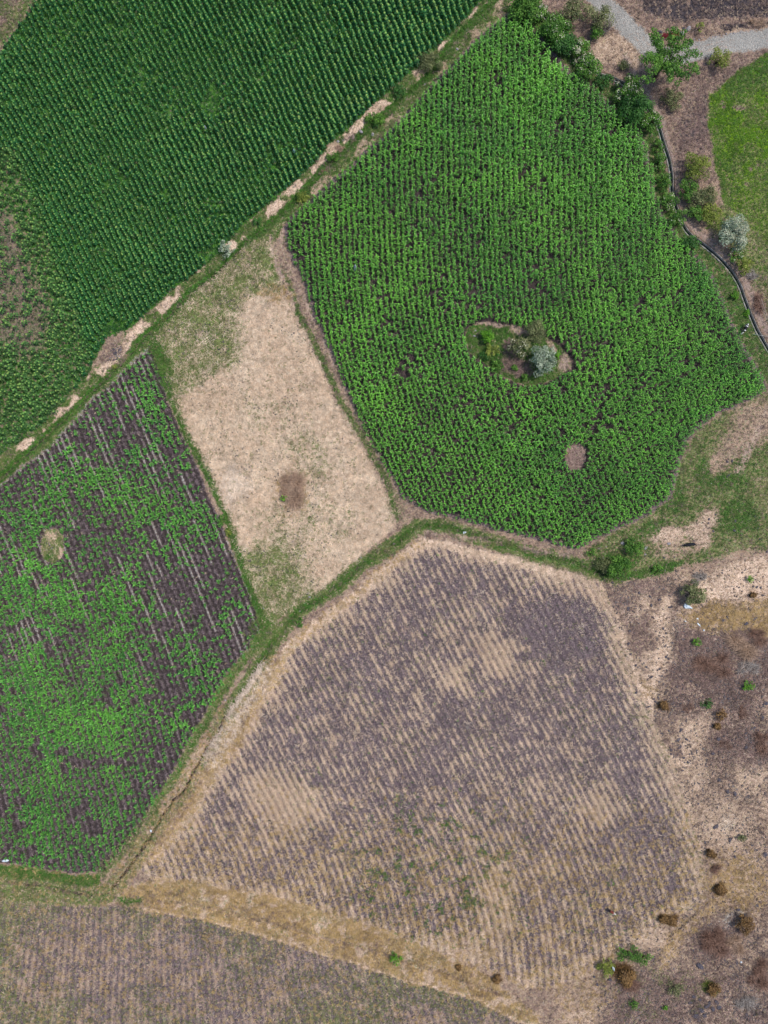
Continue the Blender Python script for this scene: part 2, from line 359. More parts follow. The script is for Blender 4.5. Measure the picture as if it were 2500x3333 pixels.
    for b in [(2405,350,18,10),(2430,352,14,8),(2445,548,9,10),(2467,536,8,8),(2427,597,9,7),(2350,330,8,8),(2356,345,7,6)]: add(blob(*b), scrub=.9, lime=.1, lush=0)
    # verges between the fields
    vd = sdl(X, Y, VERGE_DITCH); vn = fbm(X0, Y0, 50, 3, 33)
    v = 1-ss(42, 62, vd)
    add(v, olive=.8, lush=.45, straw=.25, scrub=.1, dust=0, pale=0)
    t = (1-ss(20, 32, np.abs(vd-24)))*ss(.47, .58, vn)*v
    add(t*ss(0, 30, -(Y-np.interp(X, [p[0] for p in VERGE_DITCH], [p[1] for p in VERGE_DITCH]))), pale=.75, straw=.4, olive=.05, lush=0)
    add((1-ss(18, 32, np.abs(vd-30)))*ss(.5, .6, fbm(X0, Y0, 60, 3, 35))*v*ss(850, 1000, X)*.8, straw=.6, pale=.3, olive=.15, lush=.05)
    for b in [(1140,452,18,16),(1060,540,26,18,-.6)]: add(blob(*b), scrub=1., burnt=.3, lush=0, olive=0)
    add(1-ss(9, 17, vd), lush=.95, olive=.3, straw=0, pale=0)
    add((1-ss(2.5, 6, vd))*(1-ss(780, 900, X)), dark=.6, lush=.7); Z -= (1-ss(2, 14, vd))*.45
    add(blob(372,1153,55,30,-.75), scrub=.6, dust=.5, lush=0, olive=.1); add(blob(395,1180,20,10,-.7), pale=.3, scrub=.8)
    tl = P([(-30,190),(150,-30),(120,-300),(-300,-300),(-300,400)], 5)
    add(tl, olive=.6, lush=.15, straw=.35); add(P([(-30,120),(90,-30),(70,-300),(-300,-300),(-300,300)], 4), scrub=.7, dust=.45, olive=.05, lush=0)
    add(blob(10,25,40,30), olive=.8, lush=.3); add(Ln([(0,125),(40,85),(100,0)], 5, 3)*.8, lush=.5, olive=.8)
    # sunflower ground
    s = P(SUNF, 5); add(s, lush=.85, olive=.1, plough=.55, straw=0, scrub=0, pale=0, dust=0)
    add(s*P(SUNF_SPARSE, 30), olive=.35, lush=.62, plough=.35, scrub=.25)
    add(s*P(SUNF_BROWN, 40)*.95, olive=.45, lush=.15, scrub=.75, dark=.3, dust=0, plough=.35)
    add(s*blob(700,330,50,80,.5)*.5, plough=.7); add(s*blob(690,820,50,35,-.6)*.7, olive=.7, plough=.4)
    # maize soil
    c = P(CORN, 4); ph = np.cos(2*np.pi*(X0-FC(Y0))/17.6)
    add(c, plough=.6, dark=.85, lush=.15*ss(.4, .6, ns), olive=0, straw=0, scrub=.15, pale=0, dust=0, gold=0, lime=0)
    ced = 1-ss(0, 16, np.abs(sdp(X, Y, CORN)-4)); add(ced*.8, dark=0, plough=.75, lush=.1, scrub=.3, dust=.25); Z += c*ph*-.06
    i = P(ISLAND, 4); add(i, lush=.75, olive=.55, plough=0, dark=0, straw=.1, scrub=.1)
    for b in [(1680,1190,50,30,.3),(1665,1130,30,28),(1700,1215,30,15)]: add(blob(*b), scrub=.95, lush=.05, olive=.1, burnt=.2)
    for b in [(1835,1180,22,32),(1690,1075,36,16,.2),(1600,1055,60,7,.1),(1800,1130,30,9,.8)]: add(blob(*b), dust=.75, scrub=.35, lush=0, olive=.1, straw=.3)
    add(P(BARE2, 5), dust=.5, scrub=.7, straw=.15, plough=.2, lush=0, dark=0)
    # left maize field
    e = P(LCORN, 4); ue = X0-FE(Y0)+(n1-.5)*4; phe = np.cos(2*np.pi*ue/20.)
    add(e, plough=1., dark=.62-.22*phe, lush=.05, olive=.0, straw=.12*ss(.5, .62, ns), scrub=.1, dust=.08, pale=0, gold=0); Z += e*phe*.07
    row_id = np.floor(ue/20.+.5); seg = hash2(row_id, np.floor(Y0/150.+hash2(row_id, row_id*0, 5)*3), 77)
    crust = ss(.3, .95, phe)*ss(.70, .78, seg+.25*(fbm(X0, Y0, 200, 2, 50)-.5))*(1-.75*ss(2000, 2300, Y0)); add(e*crust, gravel=.7, plough=.4, dark=0)
    add((1-ss(3, 9, sdl(X, Y, [(0,1583),(75,1520),(150,1465),(235,1375),(300,1305),(350,1258),(440,1170),(488,1142)])))*.8, gravel=.65, olive=.2, plough=.3)
    li = P(LISLAND, 4); add(li, olive=.75, straw=.5, lush=.2, plough=0, gravel=0, dark=0); add(blob(160,1812,18,14), lush=.8, olive=.6)
    for b in [(165,1745,22,14),(195,1800,8,24)]: add(blob(*b), straw=.8, pale=.5, olive=.1)
    add(Ln([(500,2632),(530,2598),(584,2505),(614,2450),(648,2383),(686,2319),(719,2256),(770,2180),(821,2117),(860,2050)], 16, 8), olive=.75, lush=.45, straw=.25, plough=0, scrub=0, dark=0)
    add(Ln([(333,2838),(398,2769),(440,2720),(500,2640)], 20, 10), olive=.6, lush=.25, straw=.4, plough=0)
    # fallow straw field
    q = P(STRAW, 7)
    gs = P(STRAW_GREEN, 32); gr = np.clip(gs*.85+blob(880,1900,140,140)*.8+blob(1000,1700,150,90)*.3+blob(1000,1480,60,110,-.5)*.35+blob(860,1330,90,60)*.2, 0, 1)
    sp = ss(.44, .60, ns*.7+nf*.3)
    add(q, pale=1.-.75*gr-.40*sp, straw=.5, olive=np.clip(gr*1.25+.34*sp-.10, 0, .95), lush=.05*gr, scrub=.42*sp, plough=0, gold=0, dust=0)
    add(q*blob(900,950,60,30)*.6, gold=.5, straw=.6); add(blob(950,1600,52,72)*.95, scrub=.75, gold=.1, pale=.2, dust=.2, olive=.05)
    add(blob(945,1625,24,20), burnt=.6, scrub=1.)
    add(q*(1-ss(6, 34, sdl(X, Y, [(495,1120),(525,1240),(570,1360),(610,1440),(650,1520),(690,1600),(725,1680),(755,1780),(785,1870),(820,1960),(850,2050)]))), lush=.95, olive=.3, pale=0, straw=0, scrub=0)
    add(blob(525,1190,34,80,-.2), lush=.8, pale=0); add(blob(850,2060,50,60,.5), lush=.55, olive=.8, pale=0, straw=.1)
    # track beside the maize
    tk = sdl(X, Y, TRACK); add((1-ss(16, 30, tk))*.8*ss(760, 900, Y), dust=.4, scrub=.45, olive=.25, straw=.35, plough=0, pale=0)
    add((1-ss(5, 12, np.abs(tk+0)))*ss(850, 950, Y), lush=.45, olive=.75, dust=0); add((1-ss(3, 7, sdl(X, Y, TRACK2))), dust=.6, pale=.3, olive=.1, lush=0)
    add((1-ss(4, 8, sdl(X, Y, [(880,770),(895,850),(925,920),(960,1000)]))), dust=.6, straw=.3, lush=0, olive=.1)
    # ploughed field
    f = P(PLOUGH, 9); uf = X0-FF(Y0)+(n1-.5)*6+(j1-.5)*5; phf = np.cos(2*np.pi*uf/24.)
    fade = np.clip(sdp(X, Y, PLOUGH)/90, 0, 1); edge = ss(0, 1, fade)
    pl = .76+.34*phf*(.6+.8*nm)+(ns-.5)*1.3+(nb-.5)*.55-.45*(1-edge)
    for b in [(1650,2130,80,60),(1480,2210,40,40),(950,2640,90,80),(860,2560,60,50),(1950,2630,60,60),(1620,2940,60,110),(1500,3080,90,60)]: pl -= blob(*b, soft=.8)*.6
    for b in [(1705,2140,22,18),(1245,2262,26,20),(1800,2050,140,80)]: pl += blob(*b, soft=.6)*.7
    rt = ss(2050, 2280, X+(Y-2500)*-.35)
    add(f, plough=np.clip(pl, 0, 1)*(1-.45*rt), straw=np.clip(.62-.35*phf, 0, 1), pale=np.clip(.35-.3*edge, 0, 1), dust=.45, scrub=.30, olive=.10*ss(.55, .65, nm)+.2*rt*(nb > .5), gold=.15*ss(2500, 2900, Y), lush=0)
    Z -= f*phf*.09*ss(.1, .4, fade)
    add(f*blob(1420,2830,260,200)*ss(.6, .68, ns)*.8, lush=.5, olive=.5)
    add(Ln([(900,2150),(1020,2040),(1150,1942),(1270,1835),(1369,1768)], 17, 14)*.85, pale=.8, plough=0, dust=.2, gold=.2)
    add(Ln([(1369,1768),(1450,1775),(1550,1800),(1700,1832),(1850,1872)], 13, 10)*.85, pale=.85, plough=0, dust=.2)
    add(Ln([(890,2170),(820,2290),(740,2420),(660,2530),(590,2650),(500,2770)], 34, 24)*.8, pale=.45, gold=.4, straw=.5, plough=.05)
    # weathered field
    o = P(OLDF, 6); uo = X0-f_old(X0, Y0)+(n1-.5)*12+(j1-.5)*5; pho = np.cos(2*np.pi*uo/20.)
    add(o, dark=0, plough=np.clip(.60+.20*pho*(.4+nm)+(ns-.5)*1.0-.2*ss(600, 0, X0)*(nb-.2), 0, 1), olive=np.clip(.30+(nb-.5)*1.6+(ns-.5)+.3*(1-ss(2960, 3150, Y0)), 0, .85), straw=.3-.10*pho, dust=.3, scrub=.35, pale=0, gold=.06, lush=0)
    Z -= o*pho*.06
    # gold verge
    gd = P(GOLD, 9, 5); add(gd, gold=.62*ss(.32, .5, ns), straw=.65, pale=.45*ss(.42, .6, nm), olive=.25*ss(.5, .6, nm), scrub=.45*ss(.48, .62, ns), plough=0, dust=0, lush=0)
    gl = sdl(X, Y, GOLD_DITCH); add((1-ss(4, 10, gl))*ss(420, 620, X)*.8, scrub=.9, olive=.3, gold=.2); Z -= (1-ss(2, 16, gl))*.3
    add(Ln([(472,2960),(678,2993),(854,3047),(1104,3117),(1288,3178),(1522,3240),(1700,3325)], 5, 4), pale=.7, gold=.3, plough=0, olive=0)
    add(Ln([(0,2829),(108,2845),(253,2868),(310,2868)], 20, 8), lush=.75, olive=.8, straw=0, scrub=0, plough=0, gold=.1)
    add(P([(-400,2845),(0,2850),(250,2885),(370,2890),(370,2945),(309,2951),(0,2929),(-400,2900)], 6), olive=.75, straw=.45, lush=.15, scrub=.2, plough=0, gold=.1)
    add(blob(420,2930,45,14), lush=.6, olive=.8, gold=0)
    sd_ = sdl(X, Y, SIDE_DITCH); add((1-ss(2, 5, sd_))*.9, dark=.85, scrub=.7); Z -= (1-ss(1, 9, sd_))*.3
    ld = sdl(X, Y, LOW_DITCH); lw = 1-ss(20, 42, ld)
    add(lw*.85, straw=.5, gold=.2, lush=.12, olive=.65*ss(.36, .5, nm), pale=.15, plough=0, scrub=.1)
    add((1-ss(2.4, 4.6, ld+4*(nf-.5))), dark=1.); Z -= (1-ss(2, 8, ld))*.6
    lg = sdl(X, Y, LOW_GREEN); add(1-ss(16, 34, lg), olive=.85, lush=.25, straw=.3, pale=0, plough=0, scrub=.1)
    add((1-ss(5, 15, lg))*.9, lush=.75*ss(.3, .45, nm)+.15, olive=.8, straw=.05); Z -= (1-ss(2, 16, lg))*.4
    add((1-ss(1, 4, lg+5*(ns-.5)))*.6*ss(880, 1000, X), dark=.6, scrub=.5)
    add(blob(1290,1640,30,60,-.3)*.5, olive=.6)
    add(Ln([(1320,1720),(1450,1745),(1600,1760),(1730,1790),(1880,1815)], 10, 8)*ss(.42, .55, nm)*.8, dust=.6, scrub=.4, lush=0, olive=.1)
    for b in [(2000,1835,70,30,-.1),(2090,1870,80,14,-.2),(2160,1850,60,14,-.35)]: add(blob(*b), lush=.8, olive=.6, scrub=0, pale=0)
    # road, path, canal bank
    rd = sdl(X, Y, ROAD_A); add(1-ss(22, 40, rd+14*(ns-.5)), gravel=.93-.45*np.exp(-((rd-9)/4)**2)*ss(.3, .6, nm), dust=.6, scrub=0, straw=0, pale=0, burnt=0, olive=0); Z += (1-ss(20, 50, rd))*.1
    add((1-ss(7, 13, sdl(X, Y, PATH))), dust=.75, scrub=.35, plough=.25, olive=.05, lush=0, straw=.15, lime=0, burnt=0)
    add((1-ss(2, 5, sdl(X, Y, PATH)))*.5, dust=.4, pale=.4)
    cd = sdl(X0, Y0, CANAL); Z -= (1-ss(5, 8, cd))*.95
    add(1-ss(6, 9, cd), dark=.8, lush=.3)
    rx = np.abs(X0-1250)/1250; ry = np.abs(Y0-1666)/1666
    far = ss(1.35, 2.2, np.maximum(rx, ry)); Z = Z*(1-far)
    zone = np.zeros(X.shape, int)                       # which field a spot belongs to
    for k, poly in enumerate([SUNF, CORN, LCORN, STRAW, PLOUGH, OLDF, MEADOW]): zone[sdp(X, Y, poly, 30) > 0] = k+1
    zone[(sdl(X, Y, ROAD_A, 60) < 33)] = 8
    zone[(sdl(X, Y, PATH, 60) < 10)] = 9
    zone[(sdp(X, Y, ISLAND, 30) > 0) | (sdp(X, Y, LISLAND, 30) > 0)] = 0
    return L, Z, zone

fx = np.arange(-74, 74.01, .2); fy = np.arange(-94, 94.01, .2)
far = np.array([76, 80, 88, 100, 125, 170, 250, 450, 900, 2000, 4000.])
gx = np.concatenate([-far[::-1], fx, far]); gy = np.concatenate([-(far+20)[::-1], fy, far+20])
GX, GY = np.meshgrid(gx, gy); nxg, nyg = len(gx), len(gy)
PXg = GX.ravel()/M_PX+1250; PYg = 1666.5-GY.ravel()/M_PX
LY, ZG, ZONE = site(PXg, PYg)
ZG = ZG + (fbm(PXg, PYg, 6, 2, 60)-.5)*.07*(1-LY['gravel']*.5)
i0x = len(far); i0y = len(far)
def gidx(wx, wy):
    ix = np.clip(np.round((wx+74)/.2).astype(int), 0, len(fx)-1)+i0x; iy = np.clip(np.round((wy+94)/.2).astype(int), 0, len(fy)-1)+i0y
    return iy*nxg+ix
def gz(wx, wy): return float(ZG[gidx(np.array([wx]), np.array([wy]))][0])

def ground_mat():
    m, nt, b = new_mat('ground', .92, .12)
    geo = N(nt, 'ShaderNodeNewGeometry'); pos = geo.outputs['Position']
    n_f = noise_n(nt, 5.5, 3, .7, pos); n_m = noise_n(nt, 1.6, 4, .65, pos); n_g = noise_n(nt, 2.6, 3, .7, pos, .4); n_l = noise_n(nt, .22, 3, .6, pos)
    mp = N(nt, 'ShaderNodeMapping'); mp.inputs['Location'].default_value = (37, 11, 5); nt.links.new(pos, mp.inputs[0])
    n_h = noise_n(nt, 3.4, 3, .75, mp.outputs[0], .6); n_k = noise_n(nt, 9, 2, .7, mp.outputs[0])
    ch = []
    for a in ('mA', 'mB', 'mC'):
        at = N(nt, 'ShaderNodeAttribute', attribute_name=a); sp = N(nt, 'ShaderNodeSeparateColor'); nt.links.new(at.outputs['Color'], sp.inputs[0])
        ch += [sp.outputs[0], sp.outputs[1], sp.outputs[2], at.outputs['Alpha']]
    M = dict(zip(LAY, ch))
    spread = {}
    def lay(name, noise, width=.35):
        if noise not in spread: spread[noise] = remap(nt, noise, .30, .70, 0, 1, False)
        s = math_n(nt, 'ADD', M[name], spread[noise])      # speckled cover: share of ground = mask value
        return remap(nt, s, 1-width*.7, 1+width*.7)
    def two(a, c, noise, lo=.36, hi=.64): return mixc(nt, remap(nt, noise, lo, hi), a, c)
    col = two((.30, .195, .135), (.40, .285, .205), n_m)
    col = mixc(nt, lay('dust', n_m, .8), col, two((.25, .175, .15), (.46, .345, .30), n_f))
    col = mixc(nt, lay('scrub', n_g, .5), col, two((.085, .052, .052), (.30, .195, .165), n_f))
    col = mixc(nt, lay('straw', n_h, .4), col, two((.38, .25, .17), (.62, .46, .33), n_k))
    col = mixc(nt, lay('pale', n_g, .5), col, two((.60, .40, .28), (.86, .66, .50), n_k))
    col = mixc(nt, lay('gold', n_m, .5), col, two((.38, .23, .085), (.62, .43, .20), n_f))
    col = mixc(nt, lay('olive', n_g, .35), col, two((.08, .125, .032), (.25, .27, .095), n_f))
    col = mixc(nt, lay('plough', n_h, .3), col, two((.062, .043, .050), (.225, .165, .168), n_f))
    col = mixc(nt, lay('lush', n_m, .35), col, two((.018, .080, .012), (.085, .225, .028), n_f))
    col = mixc(nt, lay('lime', n_h, .5), col, two((.075, .17, .008), (.20, .34, .012), n_f))
    col = mixc(nt, lay('gravel', n_g, .6), col, two((.20, .185, .165), (.47, .44, .39), n_k))
    col = mixc(nt, lay('burnt', n_m, .4), col, two((.022, .020, .026), (.085, .07, .075), n_f))
    col = mixc(nt, lay('dark', n_m, .5), col, two((.024, .018, .018), (.078, .058, .055), n_f))
    v = math_n(nt, 'MULTIPLY', remap(nt, n_k, .25, .75, .78, 1.22), remap(nt, n_l, .3, .7, .90, 1.10))
    hsv = N(nt, 'ShaderNodeHueSaturation'); nt.links.new(col, hsv.inputs['Color']); nt.links.new(v, hsv.inputs['Value'])
    nt.links.new(hsv.outputs[0], b.inputs['Base Color'])
    bp = N(nt, 'ShaderNodeBump'); bp.inputs['Strength'].default_value = .8; bp.inputs['Distance'].default_value = .10
    nt.links.new(math_n(nt, 'ADD', n_f, math_n(nt, 'MULTIPLY', n_g, 1.2)), bp.inputs['Height']); nt.links.new(bp.outputs[0], b.inputs['Normal'])
    return m
GM = ground_mat()
VG = np.stack([GX.ravel(), GY.ravel(), ZG], -1)
A = [np.stack([LY[k] for k in LAY[j:j+4]], -1) for j in (0, 4, 8)]
ii = (np.arange(nyg-1)[:, None]*nxg+np.arange(nxg-1)[None]).ravel()
FQ = np.stack([ii, ii+1, ii+nxg+1, ii+nxg], -1); fz = ZONE[ii]
names = [('ground', None, None), ('crop_field', 'soil under the dark green sunflower crop, upper left', 'field'), ('crop_field', 'dark soil under the large maize field on the right', 'field'),
         ('crop_field', 'dark purple-brown soil under the sparse maize at the left edge', 'field'), ('fallow_field', 'pale straw-covered fallow plot between the two maize fields', 'field'),
         ('ploughed_field', 'large ploughed field with straw-lined furrows, lower right of centre', 'field'), ('ploughed_field', 'weathered greyish-green ploughed field along the bottom edge', 'field'),
         ('meadow', 'bright lime green meadow at the right edge', 'meadow'), ('road', 'grey gravel road crossing the top right corner', 'road'), ('path', 'brown dirt path along the irrigation canal', 'path')]
for k, (nm_, lb, cat) in enumerate(names):
    q = FQ[fz == k]
    if not len(q): continue
    u, inv = np.unique(q, return_inverse=True); q2 = inv.reshape(-1, 4)
    me = mk_mesh(nm_, VG[u], q2, None, None, GM, True, {'mA': A[0][u], 'mB': A[1][u], 'mC': A[2][u]})
    set_props(obj(nm_, me), lb or 'dry tan earth, verges and scrub between and around the fields', cat or 'ground', None, 'structure')
# ------------------------------------------------------------------ crops
def corn_template(r, h, spread, nl=11, pale=0.):
    b = Buf()
    tube(b, [(0, 0, 0), (r.uniform(-.02, .02), r.uniform(-.02, .02), h*.85)], [.022, .012], 3, (.4, .35, 0))
    a0 = r.uniform(0, 6.28)
    for i in range(nl):
        f = i/(nl-1); az = a0+(i % 2)*math.pi+r.normal(0, .75); L = spread*(.75+.45*math.sin(math.pi*min(1, f*.9+.15)))*r.uniform(.8, 1.15)
        if f > .85: L *= .75
        z0 = h*(.12+.75*f); rise = L*(.35+.55*f); droop = L*(1.0-.35*f)*r.uniform(.7, 1.2); w = .050*r.uniform(.8, 1.2)
        side = np.array([-math.sin(az), math.cos(az), 0]); curl = r.normal(0, .25); V = []; c = []
        shade = r.uniform(.1, .9); hue = np.clip(.25+.5*f+r.normal(0, .12)+pale, 0, 1)
        for k, t in enumerate((0, .25, .5, .75, 1)):
            rad = L*(t-.16*t*t); a2 = az+curl*t; z = z0+rise*math.sin(t*1.7)-droop*t*t*.75
            ww = w*(.55, 1, 1, .7, .08)[k]; p = np.array([math.cos(a2)*rad, math.sin(a2)*rad, max(z, .03)])
            V += [p-side*ww, p+side*ww+np.array([0, 0, .35*ww])]
            dry = .0 if t < .9 else (.75 if r.random() < .35 else .15)
            c += [(hue, shade, dry), (min(1, hue+.15), min(1, shade+.15), dry)]
        b.add(V, [(2*k, 2*k+1, 2*k+3, 2*k+2) for k in range(4)], (), c)
    return b
def sun_template(r, h, sc=1., ragged=0.):
    b = Buf()
    def leaf(p, az, L, w, tilt, tint, fold=.25):
        d = np.array([math.cos(az)*math.cos(tilt), math.sin(az)*math.cos(tilt), math.sin(tilt)]); s = np.array([-math.sin(az), math.cos(az), 0])
        up = np.array([0, 0, 1.]); p = np.array(p)
        V = [p, p+d*L*.45+s*w-up*w*fold, p+d*L*.5, p+d*L*.45-s*w-up*w*fold, p+d*L-up*L*.18]
        b.add(V, (), [(0, 1, 2), (0, 2, 3), (1, 4, 2), (2, 4, 3)], tint)
    tube(b, [(0, 0, 0), (0, 0, h*.95)], [.018, .012], 3, (.3, .3, 0))
    for i in range(9):
        f = i/9; az = i*2.4+r.normal(0, .3); rr = sc*r.uniform(.04, .16)*(1.3-f)
        leaf((math.cos(az)*rr, math.sin(az)*rr, h*(.35+.5*f)), az, sc*r.uniform(.22, .32), sc*r.uniform(.085, .13), r.uniform(-.5, .15), (r.uniform(0, .35), r.uniform(.15, .6), 0))
    y = r.random()
    for i in range(6):
        az = i*1.05+r.normal(0, .2)
        leaf((0, 0, h*.94), az, sc*r.uniform(.13, .19), sc*r.uniform(.045, .06), r.uniform(.0, .5), (r.uniform(.75, 1), r.uniform(.5, .9), .15*y+ragged*.5))
    k = 6; R = sc*.055; tl = r.uniform(-.4, .4)
    V = [(0, 0, h+.03)]+[(R*math.cos(a), R*math.sin(a), h+.02+tl*R*math.cos(a)) for a in np.arange(k)*2*math.pi/k]
    b.add(V, (), [(0, 1+i, 1+(i+1) % k) for i in range(k)], (1, .75, .35+.5*(y > .8)))
    return b

corn_leaf = leaf_mat('maize_leaf', (.020, .130, .020), (.150, .385, .038), (.52, .45, .16), rough=.40, spec=.5, trans=.22, lo=.35, hi=1.85)
ycorn_leaf = leaf_mat('young_maize_leaf', (.022, .145, .030), (.145, .39, .048), (.50, .45, .16), rough=.40, spec=.5, trans=.22, lo=.4, hi=1.75)
sun_leaf = leaf_mat('sunflower_leaf', (.007, .090, .024), (.100, .29, .062), (.40, .42, .10), trans=.22, lo=.6, hi=1.4)

def fieldrows(poly, F, spacing, step, jit, seed, margin=0, ylim=None):
    r = np.random.default_rng(seed); P_ = np.array(poly, float)
    x0, x1 = max(P_[:, 0].min(), -160), min(P_[:, 0].max(), 2660); y0, y1 = max(P_[:, 1].min(), -160), min(P_[:, 1].max(), 3490)
    ys = np.arange(y0, y1, step)
    if F.__name__ == 'f_sun': k = np.arange(math.floor((x0-1200)/spacing), math.ceil(x1/spacing))
    else:
        o = F(ys) if F.__name__ != 'f_old' else np.zeros(1)
        k = np.arange(math.floor((x0-np.max(o))/spacing), math.ceil((x1-np.min(o))/spacing))
    K, Y = np.meshgrid(k, ys); K = K.ravel().astype(float); Y = Y.ravel()+r.uniform(-.4, .4, K.size)*step
    if F.__name__ == 'f_sun':
        X = K*spacing
        for _ in range(10): X = K*spacing+f_sun(X, Y)
    else: X = K*spacing+F(Y)
    wob = (fbm(X, Y, 60, 2, 90)-.5)*spacing*.35
    X = X+wob+r.normal(0, jit, K.size); m = (X > x0) & (X < x1); X, Y = X[m], Y[m]
    return X, Y, sdp(X, Y, poly, 200)

def place_crop(nm, stuffname, templ, X, Y, sc, tint, mat, label, stufflabel, cat, group, near=300, cx=1250, cy=1666.5, minmesh=True):
    wx, wy = W(X, Y); z = ZG[gidx(wx, wy)]-.02; r = np.random.default_rng(len(X))
    pick = r.integers(0, len(templ), len(X)); yaw = r.uniform(0, 6.283, len(X))
    inframe = (X > 4) & (X < 2496) & (Y > 4) & (Y < 3329)
    d = np.where(inframe, np.hypot(X-cx, Y-cy), 1e9); order = np.argsort(d); ind = np.zeros(len(X), bool); ind[order[:near]] = True
    T = [b.get() for b in templ]; pos = np.stack([wx, wy, z], -1)
    mm = ~ind
    V, Q, Tr, c = stamp(T, pos[mm], yaw[mm], sc[mm], tint[mm], pick[mm])
    me = mk_mesh(stuffname, V, Q, Tr, c, mat)
    set_props(obj(stuffname, me), stufflabel, cat, None, 'stuff')
    meshes = [b.mesh(nm, mat) for b in templ]
    for i in np.where(ind)[0]:
        o = bpy.data.objects.new(nm, meshes[pick[i]]); C.objects.link(o); o.location = pos[i]; o.rotation_euler = (0, 0, yaw[i]); o.scale = (sc[i],)*3
        set_props(o, label, cat, group)
    return len(X)

# large maize field
r = np.random.default_rng(11)
X, Y, sd = fieldrows(CORN, FC, 17.6, 8.2, 1.5, 3)
nz = fbm(X, Y, 70, 3, 91); thin = blobthin = np.zeros(len(X))
for (bx, by, br) in [(1330, 1180, 90), (1640, 1330, 110), (1890, 1130, 80), (1930, 1350, 70), (1560, 1330, 60), (1250, 950, 60), (1290, 1090, 60), (1900, 530, 16), (1955, 1290, 60), (1500, 1310, 40)]:
    thin = np.maximum(thin, 1-np.hypot(X-bx, Y-by)/br)
keep = (sd > 2) & (sdp(X, Y, ISLAND, 60) < -6) & (sdp(X, Y, BARE2, 60) < -3) & (r.random(len(X)) < .97-.18*ss(.58, .75, nz)-.26*np.clip(thin, 0, 1))
keep &= ~((X > 1740) & (X < 1880) & (Y > 60) & (Y < 250) & (sd < 22))
X, Y, nz, sd = X[keep], Y[keep], nz[keep], sd[keep]
sc = (.86+.25*fbm(X, Y, 160, 3, 92)+r.normal(0, .08, len(X)))*(.72+.28*ss(0, 30, sd))*(1.0+.18*ss(900, 200, Y))
tint = np.stack([(fbm(X, Y, 120, 3, 93)-.5)*.7+r.normal(0, .08, len(X)), (fbm(X, Y, 50, 3, 94)-.5)*.5, .0*X], -1)
tr = np.random.default_rng(5)
templ = [corn_template(tr, 1.55*tr.uniform(.9, 1.1), .55, 12) for _ in range(12)]
n1_ = place_crop('maize_plant', 'maize_crop', templ, X, Y, sc, tint, corn_leaf, 'green maize plant near the straw plot side of the large right-hand maize field', 'dense green rows of maize filling the large field on the right', 'maize', 'maize plants in the near rows of the large maize field')
# left maize field
X, Y, sd = fieldrows(LCORN, FE, 20., 9.0, 1.8, 4)
nz = fbm(X, Y, 130, 4, 95); dens = .62+.26*ss(.36, .62, nz)+.30*ss(1900, 2400, Y)*ss(560, 350, X)-.32*ss(300, 600, X)*ss(1650, 2000, Y)-.12*(1-ss(1250, 1650, Y))
keep = (sd > 3) & (sdp(X, Y, LISLAND, 60) < -6) & (r.random(len(X)) < dens) & ~((np.hypot(X-300, (Y-2690)) < 30))
keep &= fbm(X, Y, 40, 2, 96) > .27
X, Y, nz, sd = X[keep], Y[keep], nz[keep], sd[keep]
sc = (.70+.36*ss(.35, .65, nz)+r.normal(0, .1, len(X)))*(.75+.25*ss(0, 60, sd))
tint = np.stack([(fbm(X, Y, 90, 3, 97)-.5)*.6+r.normal(0, .1, len(X)), (fbm(X, Y, 60, 3, 98)-.5)*.4, .0*X], -1)
templ = [corn_template(tr, 1.0*tr.uniform(.9, 1.1), .58, 11) for _ in range(12)]
n2_ = place_crop('young_maize_plant', 'young_maize_crop', templ, X, Y, sc, tint, ycorn_leaf, 'young maize plant on dark soil in the left field, near the straw plot', 'sparse young maize plants on dark soil in the left field', 'young maize', 'young maize plants in the near rows of the left field', cx=900, cy=1900)
# sunflowers
X, Y, sd = fieldrows(SUNF, f_sun, 21.5, 6.6, 1.7, 5)
spd = sdp(X, Y, SUNF_SPARSE, 120); sp_ = ss(-25, 25, spd); br = ss(-25, 25, sdp(X, Y, SUNF_BROWN, 60))
nz = fbm(X, Y, 80, 3, 101)
keep = (sd > 2) & (r.random(len(X)) < (.97-.35*ss(.6, .75, nz))*(1-sp_)+sp_*(.55-.30*br)) & (np.hypot((X-695)/40, (Y-320)/60) > r.uniform(.4, 1.3, len(X)))
keep &= (np.hypot((X-690)/45, (Y-830)/32) > r.uniform(.6, 1.2, len(X))) & (np.hypot((X-390)/60, (Y-1085)/40) > r.uniform(.6, 1.2, len(X)))
X, Y, nz, sp_ = X[keep], Y[keep], nz[keep], sp_[keep]
X = X+sp_*r.normal(0, 7, len(X))
sc = (.95+.5*(fbm(X, Y, 120, 3, 102)-.4)+r.normal(0, .1, len(X)))*(1+.15*sp_)*(1+.25*ss(500, 1300, X+Y*-.2))
tint = np.stack([(fbm(X, Y, 90, 3, 103)-.5)*.3+r.normal(0, .06, len(X)), (fbm(X, Y, 40, 3, 104)-.5)*.7+.1, sp_*.10+.12*(r.random(len(X)) < .06)], -1)
templ = [sun_template(tr, 1.15*tr.uniform(.9, 1.1), 1.) for _ in range(12)]
n3_ = place_crop('sunflower_plant', 'sunflower_crop', templ, X, Y, sc, tint, sun_leaf, 'leafy pale-topped sunflower plant near the lower right edge of the sunflower field', 'dark green sunflower field in rows with pale yellow-green tops', 'sunflower', 'sunflower plants in the lower right rows of the sunflower field')
print('CROPS', n1_, n2_, n3_)

